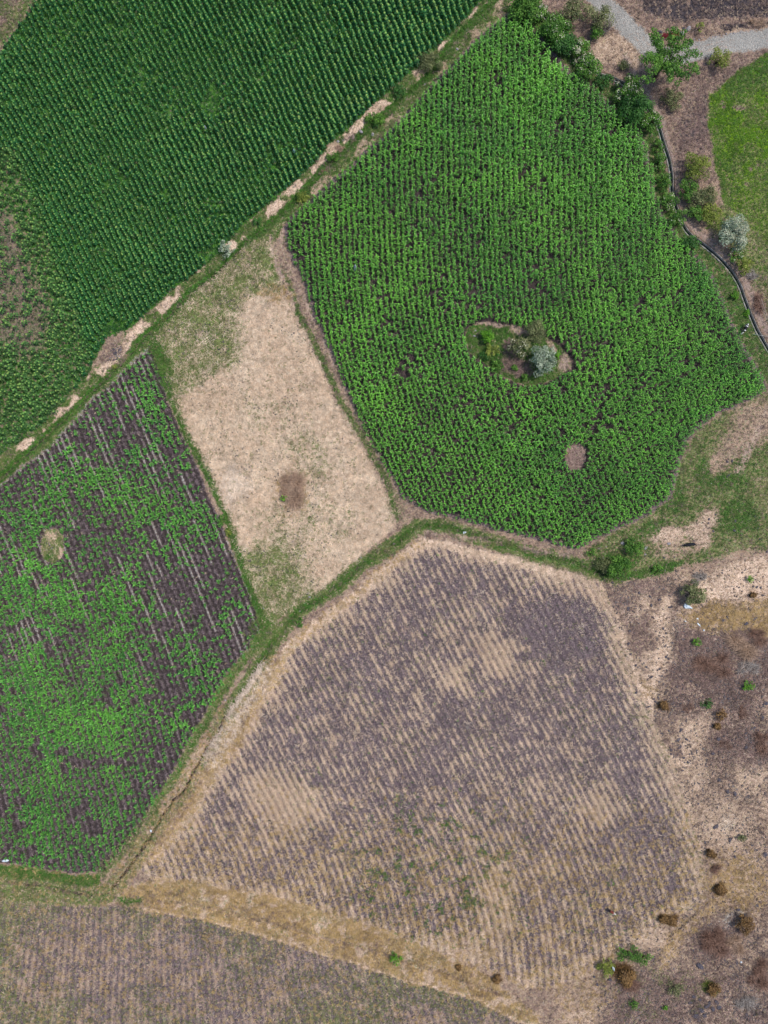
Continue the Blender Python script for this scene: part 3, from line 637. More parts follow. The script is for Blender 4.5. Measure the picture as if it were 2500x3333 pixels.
# ------------------------------------------------------------------ grasses, weeds, litter (uncountable)
def tuft(r, n, L, w, up=.7, cols=((.3, .9), (.2, .8), 0)):
    b = Buf()
    for i in range(n):
        az = r.uniform(0, 6.28); ln = L*r.uniform(.6, 1.2); a = np.array([math.cos(az), math.sin(az), 0]); s = np.array([-a[1], a[0], 0])*w
        p0 = a*ln*r.uniform(0, .25); p1 = p0+a*ln*.5+np.array([0, 0, ln*up]); p2 = p0+a*ln+np.array([0, 0, ln*up*r.uniform(.3, 1.1)])
        t = (r.uniform(*cols[0]), r.uniform(*cols[1]), cols[2])
        b.add([p0-s, p0+s, p1+s*.8, p1-s*.8, p2], [(0, 1, 2, 3)], [(3, 2, 4)], t)
    return b
def flat_straw(r, n, L, w):
    b = Buf()
    for i in range(n):
        az = r.uniform(0, 6.28); ln = L*r.uniform(.4, 1.2); c = r.normal(0, L*.35, 2); a = np.array([math.cos(az), math.sin(az), 0])*ln/2; s = np.array([-a[1], a[0], 0])/ln*2*w
        z = r.uniform(.01, .07); c = np.array([c[0], c[1], z])
        b.add([c-a-s, c-a+s, c+a+s+[0, 0, r.uniform(-.02, .05)], c+a-s], [(0, 1, 2, 3)], (), (r.random(), r.uniform(.2, .9), 0))
    return b
in_ix = np.where((PXg > -120) & (PXg < 2620) & (PYg > -120) & (PYg < 3450))[0]
def scatter(name, label, cat, templ, mat, weight, n, size, tintf=None, sink=0.):
    w = np.clip(weight[in_ix], 0, None); cum = np.cumsum(w); rr = np.random.default_rng(abs(hash2(np.array([len(name)]), np.array([n]), 3)[0])*1e6.__int__() if False else n)
    id_ = in_ix[np.searchsorted(cum, rr.random(n)*cum[-1])]
    x = GX.ravel()[id_]+rr.uniform(-.13, .13, n); y = GY.ravel()[id_]+rr.uniform(-.13, .13, n); z = ZG[id_]-sink
    pos = np.stack([x, y, z], -1); sc = size*rr.uniform(.6, 1.35, n); px, py = PXg[id_], PYg[id_]
    t = np.stack([(fbm(px, py, 60, 3, 7)-.5)*.6, (fbm(px, py, 30, 3, 9)-.5)*.6, np.zeros(n)], -1)
    if tintf is not None: t = t+tintf(px, py, id_)
    V, Q, T, c = stamp([b.get() for b in templ], pos, rr.uniform(0, 6.28, n), sc, t, rr.integers(0, len(templ), n))
    return set_props(obj(name, mk_mesh(name, V, Q, T, c, mat)), label, cat, None, 'stuff')
grass_m = leaf_mat('grass', (.030, .11, .014), (.15, .26, .05), None, trans=.25, lo=.6, hi=1.4)
olive_m = leaf_mat('olive_grass', (.09, .13, .035), (.30, .29, .12), None, trans=.2, lo=.6, hi=1.4)
dry_m = leaf_mat('dry_grass', (.46, .31, .20), (.76, .60, .43), None, trans=.15, lo=.6, hi=1.35)
gold_m = leaf_mat('golden_grass', (.38, .24, .09), (.66, .48, .23), None, trans=.2, lo=.6, hi=1.35)
twig_m = leaf_mat('dry_scrub', (.12, .075, .065), (.33, .23, .19), None, trans=0, lo=.5, hi=1.4)
pale_m = leaf_mat('straw_litter', (.58, .40, .26), (.86, .70, .52), None, trans=.1, lo=.65, hi=1.2)
gR = np.random.default_rng(3)
G_ = [tuft(gR, 7, .22, .018) for _ in range(6)]; Gt = [tuft(gR, 9, .34, .02, .5) for _ in range(6)]; TW = [tuft(gR, 8, .34, .011, .8) for _ in range(6)]; ST = [flat_straw(gR, 5, .6, .014) for _ in range(6)]
isf = lambda *k: np.isin(ZONE, k)
L_ = LY
scatter('grass', 'short lush green grass on the ditch banks and field margins', 'grass', G_, grass_m, L_['lush']*(1-L_['dark'])*~isf(1, 2, 3)+.25*L_['lush']*isf(2, 3), 26000, 1.15)
scatter('field_weeds', 'dark weeds filling the sunflower rows', 'weeds', G_, leaf_mat('weeds', (.008, .055, .012), (.045, .14, .03), None, trans=.2), L_['lush']*isf(1), 30000, 1.3)
scatter('pasture_grass', 'dull green and olive grass of the pasture and verges', 'grass', G_, olive_m, L_['olive']*(1-.8*isf(1)), 42000, .95)
scatter('meadow_grass', 'bright lime grass of the meadow at the right edge', 'grass', G_, leaf_mat('lime_grass', (.06, .17, .008), (.16, .32, .015), None, trans=.2), L_['lime'], 9000, .9)
scatter('dry_grass', 'dry straw coloured grass on verges and slopes', 'grass', G_, dry_m, (L_['straw']*.8+L_['pale']*.3)*(1-L_['plough']*.6)*~isf(1, 2)*(1-.8*isf(5)-.5*isf(6)-.6*isf(4)), 34000, .9)
scatter('golden_grass', 'golden dry grass of the bottom verge', 'grass', Gt, gold_m, L_['gold'], 16000, 1.0)
scatter('scrub', 'low brown dry scrub on the rough slope', 'scrub', TW, twig_m, L_['scrub']*(isf(0)*1.)*(L_['dust'] < .7), 26000, 1.1)
scatter('straw_litter', 'pale fallen straw on the fallow plot', 'straw', ST, pale_m, L_['pale']*isf(4)+.15*L_['pale']*isf(5), 24000, 1.0)
scatter('stubble', 'pale stubble litter between the furrows of the ploughed fields', 'straw', ST, dry_m, (1-L_['plough'])**1.5*isf(5)+.06*L_['plough']*isf(5)+.3*(1-L_['plough'])*isf(6), 24000, .7)
# ------------------------------------------------------------------ trees and bushes
PAL = {
 'green': leaf_mat('bush_leaf', (.022, .095, .014), (.17, .34, .045), (.62, .58, .36), trans=.2),
 'deep': leaf_mat('dark_bush_leaf', (.014, .07, .014), (.09, .23, .04), (.5, .5, .3), trans=.2),
 'bright': leaf_mat('bright_bush_leaf', (.05, .19, .012), (.19, .42, .03), None, trans=.25),
 'yellow': leaf_mat('yellow_green_leaf', (.10, .16, .02), (.34, .38, .07), None, trans=.25),
 'olive': leaf_mat('olive_leaf', (.07, .10, .03), (.27, .28, .12), None, trans=.2),
 'silver': leaf_mat('silver_leaf', (.16, .23, .14), (.50, .55, .40), (.8, .75, .5), trans=.2),
 'rust': leaf_mat('rust_leaf', (.10, .055, .022), (.30, .17, .06), (.2, .2, .05), trans=.1),
 'dead': leaf_mat('dead_twigs', (.11, .055, .040), (.34, .20, .14), None, trans=0),
 'tan': leaf_mat('tan_twigs', (.24, .15, .10), (.56, .38, .26), None, trans=0),
 'grey': leaf_mat('grey_twigs', (.20, .17, .15), (.42, .37, .33), None, trans=0)}
bark = solid_mat('bark', (.16, .115, .08), (.07, .05, .038), 9, .9, .1)
bloom = leaf_mat('cream_blossom', (.42, .40, .26), (.72, .68, .50), None, trans=.15)

def leafcloud(r, lobes, n, size, elong=1.6, up=.25, depth=.35, flat=.5):
    lo = np.array(lobes, float); w = lo[:, 3]**2; k = r.choice(len(lo), n, p=w/w.sum())
    d = r.normal(0, 1, (n, 3)); d[:, 2] += up; d /= np.linalg.norm(d, axis=1)[:, None]; d[:, 2] = np.where(d[:, 2] < -.35, -d[:, 2], d[:, 2])
    rad = lo[k, 3]*(1-depth*r.random(n)**1.5)*(1+.12*r.normal(0, 1, n)); p = lo[k, :3]+d*rad[:, None]*np.array([1, 1, .8])
    nrm = d+r.normal(0, .55, (n, 3))+np.array([0, 0, flat]); nrm /= np.linalg.norm(nrm, axis=1)[:, None]
    t = np.cross(nrm, r.normal(0, 1, (n, 3))); t /= np.linalg.norm(t, axis=1)[:, None]; b = np.cross(nrm, t)
    s = (size*r.uniform(.55, 1.3, n))[:, None]; a = t*s*elong/2; c = b*s/2
    V = np.stack([p-a, p+c-nrm*s*.12, p+a, p-c-nrm*s*.12], 1).reshape(-1, 3); Q = np.arange(4*n).reshape(n, 4)
    ltone = r.uniform(-.25, .25, len(lo))
    tr_ = np.clip(.5+ltone[k]+r.normal(0, .22, n), 0, 1); tg = np.clip(.5+ltone[k]*.5+r.normal(0, .2, n), 0, 1)
    tint = np.repeat(np.stack([tr_, tg, np.zeros(n)], -1), 4, 0)
    V[:, 2] = np.maximum(V[:, 2], .02)
    return V, Q, tint

def make_bush(seed, name, cat, label, px, py, rx, ry, h, pal, style='round', size=.17, dens=1., flowers=0., group=None, rot=0., pal2=None):
    """rx, ry crown half-widths in plan units as seen from above; h height in metres"""
    r = np.random.default_rng(seed); rx *= M_PX; ry *= M_PX
    zc = h*.62; ax, ay = W(px, py); bx, by = ax*(1-zc/CAM_H), ay*(1-zc/CAM_H); g = gz(bx, by)
    root = empty(name, (bx, by, g-.03)); root.rotation_euler = (0, 0, rot); set_props(root, label, cat, group)
    tree = h > 2.6; pcrown = 'crown' if tree else 'foliage'; ptrunk = 'trunk' if tree else 'stems'
    R = math.sqrt(rx*ry); lobes = []; st = Buf()
    if style in ('round', 'clump'):
        nl = int(np.clip(8+R*6, 7, 30)); lr = R*(.36 if style == 'round' else .27)
        for i in range(nl):
            a = i*2.4+r.normal(0, .3); q = math.sqrt((i+.4)/nl)*(1-lr/R*.75)*r.uniform(.8, 1.12)
            lobes.append((math.cos(a)*q*rx, math.sin(a)*q*ry, max(lr*.5, h*(.86-.45*q*q)+r.normal(0, .08)*h-lr*.6), lr*r.uniform(.7, 1.25)))
    elif style == 'feather':
        nb = 13
        for i in range(nb):
            a = i*2*math.pi/nb+r.normal(0, .18); ln = r.uniform(.72, 1.08); m = 8
            for j in range(2, m+1):
                f = j/m; a2 = a+r.normal(0, .09)
                lobes.append((math.cos(a2)*rx*ln*f, math.sin(a2)*ry*ln*f, h*(.42+.55*math.sin(f*2.0))*r.uniform(.92, 1.05), R*(.17-.08*f)*r.uniform(.8, 1.3)))
                if j > 4: lobes.append((math.cos(a2+.16)*rx*ln*f*.95, math.sin(a2+.16)*ry*ln*f*.95, h*(.40+.5*math.sin(f*2.0)), R*.07))
    if style in ('dead', 'spray'):
        n = int(260*R*R*dens)+60; a = r.uniform(0, 6.28, n); q = np.sqrt(r.random(n)); L = (.35+.65*r.random(n))
        V = []; Q = []; T = []; c = []
        kc = r.integers(0, 7, n); cxy = r.uniform(-.55, .55, (7, 2))*np.array([rx, ry]); cs = r.uniform(.35, .8, 7)[kc][:, None]
        p0 = np.stack([cxy[kc, 0]+np.cos(a)*q*rx*.12, cxy[kc, 1]+np.sin(a)*q*ry*.12, h*.15*r.random(n)], -1)
        dirn = np.stack([np.cos(a)*(.25+.75*q)*rx, np.sin(a)*(.25+.75*q)*ry, h*(1.05-.6*q)], -1)*L[:, None]*r.uniform(.5, .9, n)[:, None]
        dirn = dirn*cs+r.normal(0, .20, (n, 3))*R*cs; dirn[:, 2] = np.abs(dirn[:, 2])*.8
        p2 = p0+dirn; p1 = (p0+p2)/2+r.normal(0, .07, (n, 3))*R; p1[:, 2] += h*.1; sd_ = np.cross(dirn, [0, 0, 1.]); sd_ /= np.linalg.norm(sd_, axis=1)[:, None]+1e-6
        w = (.014*size/.17)*r.uniform(.7, 1.6, n)[:, None]
        V = np.stack([p0-sd_*w, p0+sd_*w, p1+sd_*w, p1-sd_*w, p2+sd_*w*.4, p2-sd_*w*.4], 1).reshape(-1, 3); V[:, 2] = np.maximum(V[:, 2], .02)
        o = np.arange(n)[:, None]*6; Q = np.concatenate([o+[0, 1, 2, 3], o+[3, 2, 4, 5]])
        tint = np.repeat(np.stack([r.random(n), np.clip(r.normal(.5, .22, n), 0, 1), np.zeros(n)], -1), 6, 0)
        obj('twigs', mk_mesh('twigs', V, Q, None, tint, PAL[pal]), root)
        lobes = [(p[0], p[1], p[2], .3) for p in p2[:5]]
        if style == 'spray':
            lo = [(math.cos(t)*rx*.55*r.random(), math.sin(t)*ry*.55*r.random(), h*.6, R*.35) for t in r.uniform(0, 6.28, 7)]
            V, Q, tint = leafcloud(r, lo, int(420*R*R*dens)+60, size, 1.8)
            obj('foliage', mk_mesh('foliage', V, Q, None, tint, PAL[pal2 or 'rust']), root)
    else:
        area = sum(l[3]**2 for l in lobes)*4.4; n = int(np.clip(area/(size*size)*dens*1.25, 150, 9000))
        V, Q, tint = leafcloud(r, lobes, n, size)
        if pal2:                                                     # a second leaf tone on part of the crown
            side = (V[:, 0]*math.cos(seed)+V[:, 1]*math.sin(seed))/R; tint[:, 2] = 0
            tint[:, 0] = np.clip(tint[:, 0]+.35*side, 0, 1)
        crown = obj(pcrown, mk_mesh(pcrown, V, Q, None, tint, PAL[pal]), root)
        if flowers:
            fl = [l for l in lobes if r.random() < .6] or lobes; V, Q, tint = leafcloud(r, [(l[0], l[1], l[2]+l[3]*.25, l[3]*.85) for l in fl], int(n*flowers), size*.9, 1.1, 1.6, .1)
            obj('blossom', mk_mesh('blossom', V, Q, None, tint, bloom), crown)
    tr0 = (.05+.035*R)*(1.4 if tree else .7); top = h*(.38 if tree else .22)
    if tree: tube(st, [(0, 0, 0), (.03, .02, top*.5), (0, 0, top)], [tr0*1.3, tr0, tr0*.85], 7)
    for l in (lobes if len(lobes) < 14 else [lobes[i] for i in range(0, len(lobes), max(1, len(lobes)//13))]):
        s0 = (0, 0, top*.9) if tree else (r.normal(0, .08), r.normal(0, .08), 0)
        mid = (l[0]*.45+r.normal(0, .06), l[1]*.45+r.normal(0, .06), (s0[2]+l[2])*.5+h*.06)
        tube(st, [s0, mid, (l[0]*.95, l[1]*.95, l[2])], [tr0*.5, tr0*.3, tr0*.12], 5)
    obj(ptrunk, st.mesh(ptrunk, bark, True), root)
    return root

B = [  # label, x, y, rx, ry, h, palette, style, size, density, flowers
 ('bush','bush','yellow-green bush at the top end of the canal hedge',1712,20,52,45,3.2,'green','round',.17,1,0),
 ('bush','bush','cream-flowering bush tucked beside the topmost hedge bush',1760,42,26,30,2.6,'green','clump',.16,1,.25),
 ('bush','bush','dense leafy green hedge bush with a few pale blooms, second down the canal hedge',1806,92,52,46,3.2,'green','round',.17,1,.03),
 ('bush','bush','dark green hedge bush between the two larger canal hedge bushes',1838,140,38,34,2.6,'deep','round',.17,1,0),
 ('flowering_bush','bush','large green bush covered in cream flowers beside the maize top corner',1897,150,42,46,3.2,'green','clump',.17,1,.3),
 ('bush','bush','dense round green bush just below the cream-flowering one',1920,214,46,46,3.2,'green','clump',.17,1,.06),
 ('bush','bush','low dark bush over the canal just above the exposed bend',1970,262,34,26,1.8,'deep','clump',.15,1,0),
 ('bush','bush','flower-topped upper part of the long hedge below the canal bend',2052,290,46,42,3.0,'green','clump',.17,1,.12),
 ('bush','bush','dense dark green middle bush of the long canal hedge',2075,350,50,44,3.2,'deep','round',.17,1,0),
 ('bush','bush','green lower end bush of the long canal hedge with pale blooms',2122,392,38,34,2.8,'green','clump',.16,1,.06),
 ('shrub','shrub','small shrub on the canal bank where the hedge stops',2144,470,15,20,1.4,'green','clump',.14,1,0),
 ('shrub','shrub','bright leafy shrub leaning on the straight upper canal wall',2152,522,20,26,1.6,'green','clump',.14,1,.03),
 ('shrub','shrub','bushy shrub left of the canal midway down the straight stretch',2163,585,20,28,1.6,'green','clump',.14,1,0),
 ('shrub','shrub','pale-tipped shrub overhanging the canal left wall',2183,652,24,28,1.7,'green','clump',.14,1,.08),
 ('shrub','shrub','wide green shrub at the corner where the canal bends right',2206,706,28,26,1.8,'green','clump',.14,1,.03),
 ('shrub','shrub','low dark shrub on the inner side of the canal bend',2252,792,30,24,1.4,'deep','clump',.14,1,0),
 ('shrub','shrub','small round green shrub on the grassy bank above the black and white cow',2392,962,16,14,1.1,'bright','round',.13,1,0),
 ('shrub','shrub','tiny bright shrub right beside the canal near the cow',2432,1018,8,11,.8,'bright','round',.11,1,0),
 ('bush','bush','sparse olive bush at the top edge left of the gravel road',1870,34,58,42,3.4,'olive','clump',.16,.7,0),
 ('bush','bush','pale olive thorny bush against the left side of the gravel road',1955,52,55,50,3.2,'olive','clump',.14,.55,0),
 ('bush','bush','small green bush by the bare twigs below the road bend',1942,100,28,24,2.0,'green','round',.15,1,0),
 ('dead_bush','bush','bare twiggy bush with long thin branches by the gravel road',1985,78,28,34,2.4,'grey','dead',.12,.5,0),
 ('dead_bush','bush','brown dry scrub bush between the top hedge and olive bushes',1840,62,34,30,1.6,'dead','dead',.15,.8,0),
 ('bush','bush','dull grey-green low bush on bare earth left of the large feathery tree',2032,210,24,18,1.0,'olive','round',.14,.8,0),
 ('acacia_tree','tree','large feathery green tree with radiating branches below the red gate',2160,205,86,84,5.6,'green','feather',.17,1.4,0),
 ('bush','bush','yellowish bush growing at the foot of the feathery tree',2190,318,38,44,2.0,'olive','clump',.14,.7,0),
 ('bush','bush','yellow-olive bush below the gravel road at the right',2345,188,42,42,2.4,'yellow','clump',.14,.6,0),
 ('shrub','shrub','small yellowish shrub above the road right of the gate',2281,84,18,20,1.4,'yellow','clump',.13,.7,0),
 ('shrub','shrub','small olive shrub at the road edge beside the feathery tree',2262,226,20,16,1.2,'olive','clump',.13,.8,0),
 ('bush','bush','dry tan thorn bush above the road at the top right corner',2470,60,40,20,1.5,'tan','dead',.15,.7,0),
 ('bush','bush','yellow-green thorny bush at the lower left corner of the lime meadow',2268,540,52,54,3.0,'yellow','clump',.14,.8,0),
 ('bush','bush','dark green bush filling the gap beside the canal path',2244,618,32,40,2.4,'green','clump',.15,1,0),
 ('bush','bush','olive bush in the middle of the row along the canal path',2292,640,44,40,2.6,'olive','clump',.15,1,0),
 ('bush','bush','mixed green and yellow bush above the white-flowering tree',2315,695,46,40,2.6,'yellow','clump',.15,.9,0),
 ('bush','bush','shaded green bush directly on the right edge of the canal path',2268,690,30,28,2.0,'green','clump',.15,1,0),
 ('flowering_tree','tree','pale silvery tree with white blossom right of the canal path bend',2398,752,50,54,3.8,'silver','clump',.16,.8,.15),
 ('bush','bush','cream-dotted bush just below the white-flowering tree',2400,826,28,28,2.2,'green','clump',.15,1,.12),
 ('bush','bush','yellow-green bush at the end of the row along the canal path',2424,862,30,26,2.0,'yellow','clump',.15,1,0),
 ('dead_bush','bush','leafless pale grey bush below the yellow-green bush at right',2455,885,30,24,1.6,'grey','dead',.16,.7,0),
 ('dead_bush','bush','brown leafless bush at the right edge beyond the canal',2485,985,24,40,1.8,'dead','dead',.15,1,0),
 ('bush','bush','bright green bush with glossy leaves on the left end of the field island',1586,1096,24,24,1.8,'bright','round',.15,1.1,0),
 ('bush','bush','yellow-green bush below the bright bush on the field island',1604,1140,28,26,1.8,'yellow','clump',.15,1,0),
 ('bush','bush','dark low bush at the lower left of the field island',1580,1160,26,18,1.0,'deep','clump',.14,1,0),
 ('bush','bush','mixed green bush at the lower left tip of the island beside the maize',1618,1190,28,22,1.4,'green','clump',.14,1,0),
 ('tree','tree','tall pale olive tree at the top of the field island',1742,1080,42,46,3.6,'olive','clump',.15,.9,0),
 ('tree','tree','green tree with silvery tips in the middle of the field island',1690,1125,42,34,3.0,'olive','clump',.16,1,.12),
 ('silver_tree','tree','large silver-leaved tree on the right side of the field island',1770,1172,47,58,4.0,'silver','clump',.17,1.1,0),
 ('shrub','shrub','small green shrub on the bare middle of the field island',1675,1198,13,14,.9,'green','round',.12,1,0),
 ('shrub','shrub','green shrub on the lower rim of the field island',1708,1228,15,16,1.0,'green','clump',.12,1,0),
 ('shrub','shrub','bright grass-green shrub on the right flank of the silver tree',1815,1160,12,26,1.0,'bright','clump',.13,1,0),
 ('shrub','shrub','dull olive bush sprawling on the verge below the sunflower field top corner',1398,195,50,34,1.6,'olive','clump',.13,1,0),
 ('shrub','shrub','bluish green shrub on the verge between two straw patches',1300,292,24,28,1.3,'deep','clump',.13,1,0),
 ('shrub','shrub','bright green bush on the verge near the pink boulders',1222,380,40,30,1.6,'green','clump',.14,1,0),
 ('shrub','shrub','yellow-green low shrub in the ditch above the track junction',985,640,28,22,1.0,'yellow','clump',.13,1,0),
 ('shrub','shrub','green shrub lying along the ditch near the brown debris',1082,508,26,18,1.0,'green','clump',.13,1,0),
 ('shrub','shrub','pale whitish bush at the lower edge of the sunflower field',736,808,26,30,2.2,'silver','clump',.14,.7,0),
 ('shrub','shrub','dark green shrub at the track junction corner of the sunflower field',838,722,22,16,1.1,'deep','clump',.13,1,0),
 ('shrub','shrub','bright lime tuft shrub growing on the pile of rubble',368,1192,10,9,.6,'yellow','round',.11,1,0),
 ('bush','bush','large bright green bush at the bottom corner of the maize field',2020,1848,52,38,2.4,'green','clump',.14,1,0),
 ('bush','bush','green bush reaching up toward the maize from the corner thicket',2066,1780,32,36,1.8,'green','clump',.14,.8,0),
 ('shrub','shrub','grey-green shrub on the left side of the corner thicket',1968,1838,34,26,1.4,'olive','clump',.13,.9,0),
 ('shrub','shrub','small green shrub on the green strip right of the corner thicket',2142,1850,20,16,1.0,'green','clump',.12,1,0),
 ('shrub','shrub','low green shrub beside pale boulders left of the corner thicket',1925,1800,20,14,.9,'green','clump',.12,.9,0),
 ('bush','bush','round olive green bush standing over the crumpled white sheet',2262,1935,44,40,2.8,'olive','clump',.15,1.2,0),
 ('bush','bush','grey thin-leaved bush just above the round olive bush',2284,1888,36,28,1.8,'grey','dead',.14,.9,0),
 ('shrub','shrub','single green tuft on the bright straw slope at the right edge',2443,1886,13,15,.8,'bright','clump',.11,.8,0),
 ('shrub','shrub','small brownish green bush on the straw slope near the right edge',2453,1936,18,14,.9,'rust','spray',.13,1,0),
 ('shrub','shrub','fresh green shrub in the brown scrub below the scattered rags',2272,2090,20,16,1.1,'bright','clump',.12,.7,0),
 ('shrub','shrub','bright green shrub in the scrub near the right edge',2438,2234,22,19,1.2,'bright','clump',.12,.9,0),
 ('dead_bush','bush','large tangled brown bush with pale fallen branches, upper right scrub',2405,2110,75,52,2.0,'tan','dead',.15,.8,0),
 ('dead_bush','bush','wide purplish dry bush in the middle of the upper scrub',2330,2170,80,55,1.6,'dead','dead',.15,.8,0),
 ('dead_bush','bush','dark dry bush at the right edge of the upper scrub',2470,2080,40,40,1.6,'dead','dead',.15,1,0),
 ('dead_bush','bush','grey brittle bush on the right side of the upper scrub',2440,2175,50,36,1.3,'grey','dead',.14,.5,0),
 ('shrub','shrub','olive grey shrub left of the maroon dry bush',2160,2296,30,26,1.0,'rust','spray',.13,.9,0),
 ('shrub','shrub','dark green thorn shrub right of the maroon dry bush',2302,2292,24,22,1.0,'deep','clump',.12,.6,0),
 ('dead_bush','bush','maroon brown dry bush beside the dark stones in mid scrub',2240,2308,26,20,.9,'dead','dead',.15,1.2,0),
 ('shrub','shrub','golden brown shrub in the middle of the scrub slope',2348,2328,20,26,1.3,'rust','clump',.13,.9,0),
 ('shrub','shrub','rust brown shrub below the golden brown one in mid scrub',2338,2368,18,18,1.0,'rust','spray',.13,1,0),
 ('dead_bush','bush','dry reddish bush right of the golden brown shrub',2426,2320,20,30,1.0,'dead','dead',.15,1.2,0),
 ('dead_bush','bush','dark brown low bush above the boulders of the lower slope',2366,2425,26,20,.8,'dead','dead',.14,1.2,0),
 ('dead_bush','bush','dark reddish brown bush at the right edge of mid scrub',2485,2425,34,50,1.5,'dead','dead',.15,1.2,0),
 ('dead_bush','bush','upright brown bush, topmost of the three along the small track',2317,2780,20,22,1.2,'rust','spray',.13,1.2,0),
 ('dead_bush','bush','pinkish brown bush, middle of the three along the small track',2338,2832,28,24,1.1,'dead','dead',.14,1.2,0),
 ('dead_bush','bush','long golden brown bush, lowest of the three along the small track',2344,2898,26,30,1.1,'rust','spray',.13,1.2,0),
 ('shrub','shrub','dull green shrub with fallen straw stalks beside it',2418,2728,20,14,.8,'olive','clump',.11,.8,0),
 ('shrub','shrub','yellow-brown grass bush at the end of the ploughed field',2179,3000,46,26,1.2,'rust','spray',.14,1.2,0),
 ('dead_bush','bush','big round reddish brown dry bush in the lower right scrub',2322,3072,60,62,2.2,'dead','dead',.16,1.4,0),
 ('dead_bush','bush','tan dry bush on the right flank of the big round one',2395,3085,46,44,1.6,'tan','dead',.15,.9,0),
 ('bush','bush','dense rust and gold bush in the lower right scrub',2430,3012,32,42,2.0,'rust','clump',.13,1.1,0),
 ('bush','bush','dark green thicket at the lower tip of the ploughed field',2046,3108,42,26,1.6,'green','clump',.14,.6,0),
 ('bush','bush','fresh green bush in the right half of the lower thicket',2098,3120,32,18,1.4,'green','clump',.13,.8,0),
 ('bush','bush','yellow-green bush at the left end of the lower thicket',1974,3150,28,30,1.4,'yellow','clump',.13,.7,0),
 ('dead_bush','bush','brown tangled bush below the lower green thicket',2040,3175,50,34,1.5,'rust','spray',.15,1.1,0),
 ('dead_bush','bush','dark brown dry bush in the bottom scrub',2070,3210,56,30,1.2,'dead','dead',.15,1.1,0),
 ('shrub','shrub','golden yellow shrub above the dark boulder pile',2318,3225,38,32,1.3,'yellow','spray',.13,.8,0),
 ('shrub','shrub','thin yellowish shrub in the bottom scrub left of the boulder pile',2200,3220,34,28,1.2,'olive','clump',.12,.5,0),
 ('shrub','shrub','small dark green shrub near the bottom edge of the scrub',2065,3272,20,22,1.0,'green','clump',.12,.6,0),
 ('shrub','shrub','bright little green shrub near the bottom edge',2166,3282,11,10,.7,'bright','clump',.11,.9,0),
 ('dead_bush','bush','purplish dry bush at the right edge near the bottom',2470,3180,50,60,1.6,'dead','dead',.15,.8,0),
 ('dead_bush','bush','grey brown dry bush in the bottom right corner',2430,3280,60,40,1.4,'grey','dead',.15,.5,0),
 ('shrub','shrub','feathery bright green bush on the golden verge',1288,3122,22,26,1.4,'bright','clump',.12,.7,0),
 ('shrub','shrub','small brown bush on the golden verge',1492,3150,22,12,.7,'rust','spray',.12,1.1,0),
 ('shrub','shrub','larger brown bush at the lower end of the golden verge',1616,3188,26,18,.9,'rust','spray',.13,1.1,0),
 ('shrub','shrub','reddish brown clump on the lower bank of the golden verge',1622,3245,18,14,.6,'dead','dead',.12,1.2,0),
 ('dead_bush','bush','round pinkish brown dry bush on the pale straw plot',952,1602,50,68,1.3,'tan','dead',.14,1.8,0),
 ('dead_bush','bush','reddish brown heap of dead brush on the verge between sunflowers and maize',1062,545,22,16,.7,'dead','dead',.14,2,0),
 ('dead_bush','bush','light brown brush heap on the verge beside pink boulders',1106,478,20,16,.7,'tan','dead',.14,2,0),
 ('shrub','shrub','bright green sprig at the edge of the dry bush on the straw plot',922,1622,13,13,.8,'bright','clump',.11,.7,0),
 ('shrub','shrub','yellow-green shrub on the lower left edge of the straw plot',742,1732,12,16,.9,'yellow','clump',.12,.9,0),
 ('shrub','shrub','dark green leafy shrub on the left margin of the straw plot',722,1690,16,20,.9,'green','clump',.12,.9,0),
 ('shrub','shrub','green leafy shrub where the two ditches meet, beside the ploughed field',978,2026,13,22,.9,'green','clump',.12,.9,0),
 ('shrub','shrub','brownish shrub growing in the small bare patch of the maize field',1848,1478,12,14,.7,'tan','dead',.12,1,0)]
for i, b in enumerate(B):
    nm_, cat, lb, px, py, rx, ry, h, pal, sty, sz, dn, fl = b
    if 'canal' in lb or 'hedge' in lb or 'thicket' in lb or 'acacia' in nm_: rx *= 1.16; ry *= 1.16
    if nm_ == 'shrub' and 'canal' in lb: rx *= 1.15; ry *= 1.15
    make_bush(100+i, nm_, cat, lb, px, py, rx, ry, h, pal, sty, sz, dn, fl)

# ------------------------------------------------------------------ stones
def rock_mesh(seed, name, mat, sub=2, flat=.6):
    bm = bmesh.new(); bmesh.ops.create_icosphere(bm, subdivisions=sub, radius=1); r = random.Random(seed)
    planes = [(Vector((r.gauss(0, 1), r.gauss(0, 1), r.gauss(0, 1))).normalized(), r.uniform(.55, .85)) for _ in range(9)]
    for v in bm.verts:
        for n_, d in planes:
            t = v.co.dot(n_)
            if t > d: v.co -= n_*(t-d)*.9
        v.co *= 1+.06*(vnoise(np.array([v.co.x*3+seed]), np.array([v.co.y*3+v.co.z*2]), seed)[0]-.5)
        v.co.z = v.co.z*flat+flat*.55
    me = bpy.data.meshes.new(name); bm.to_mesh(me); bm.free(); me.materials.append(mat); return me
dk = solid_mat('volcanic_stone', (.050, .045, .058), (.125, .112, .128), 3, .9, .2); gy = solid_mat('grey_stone', (.22, .20, .21), (.38, .35, .34), 3, .9, .2)
pk = solid_mat('pink_stone', (.30, .20, .17), (.42, .32, .28), 3, .9, .2)
RK = {'d': [rock_mesh(s, 'stone', dk) for s in range(8)], 'g': [rock_mesh(s+20, 'boulder', gy) for s in range(5)], 'p': [rock_mesh(s+40, 'boulder', pk) for s in range(3)]}
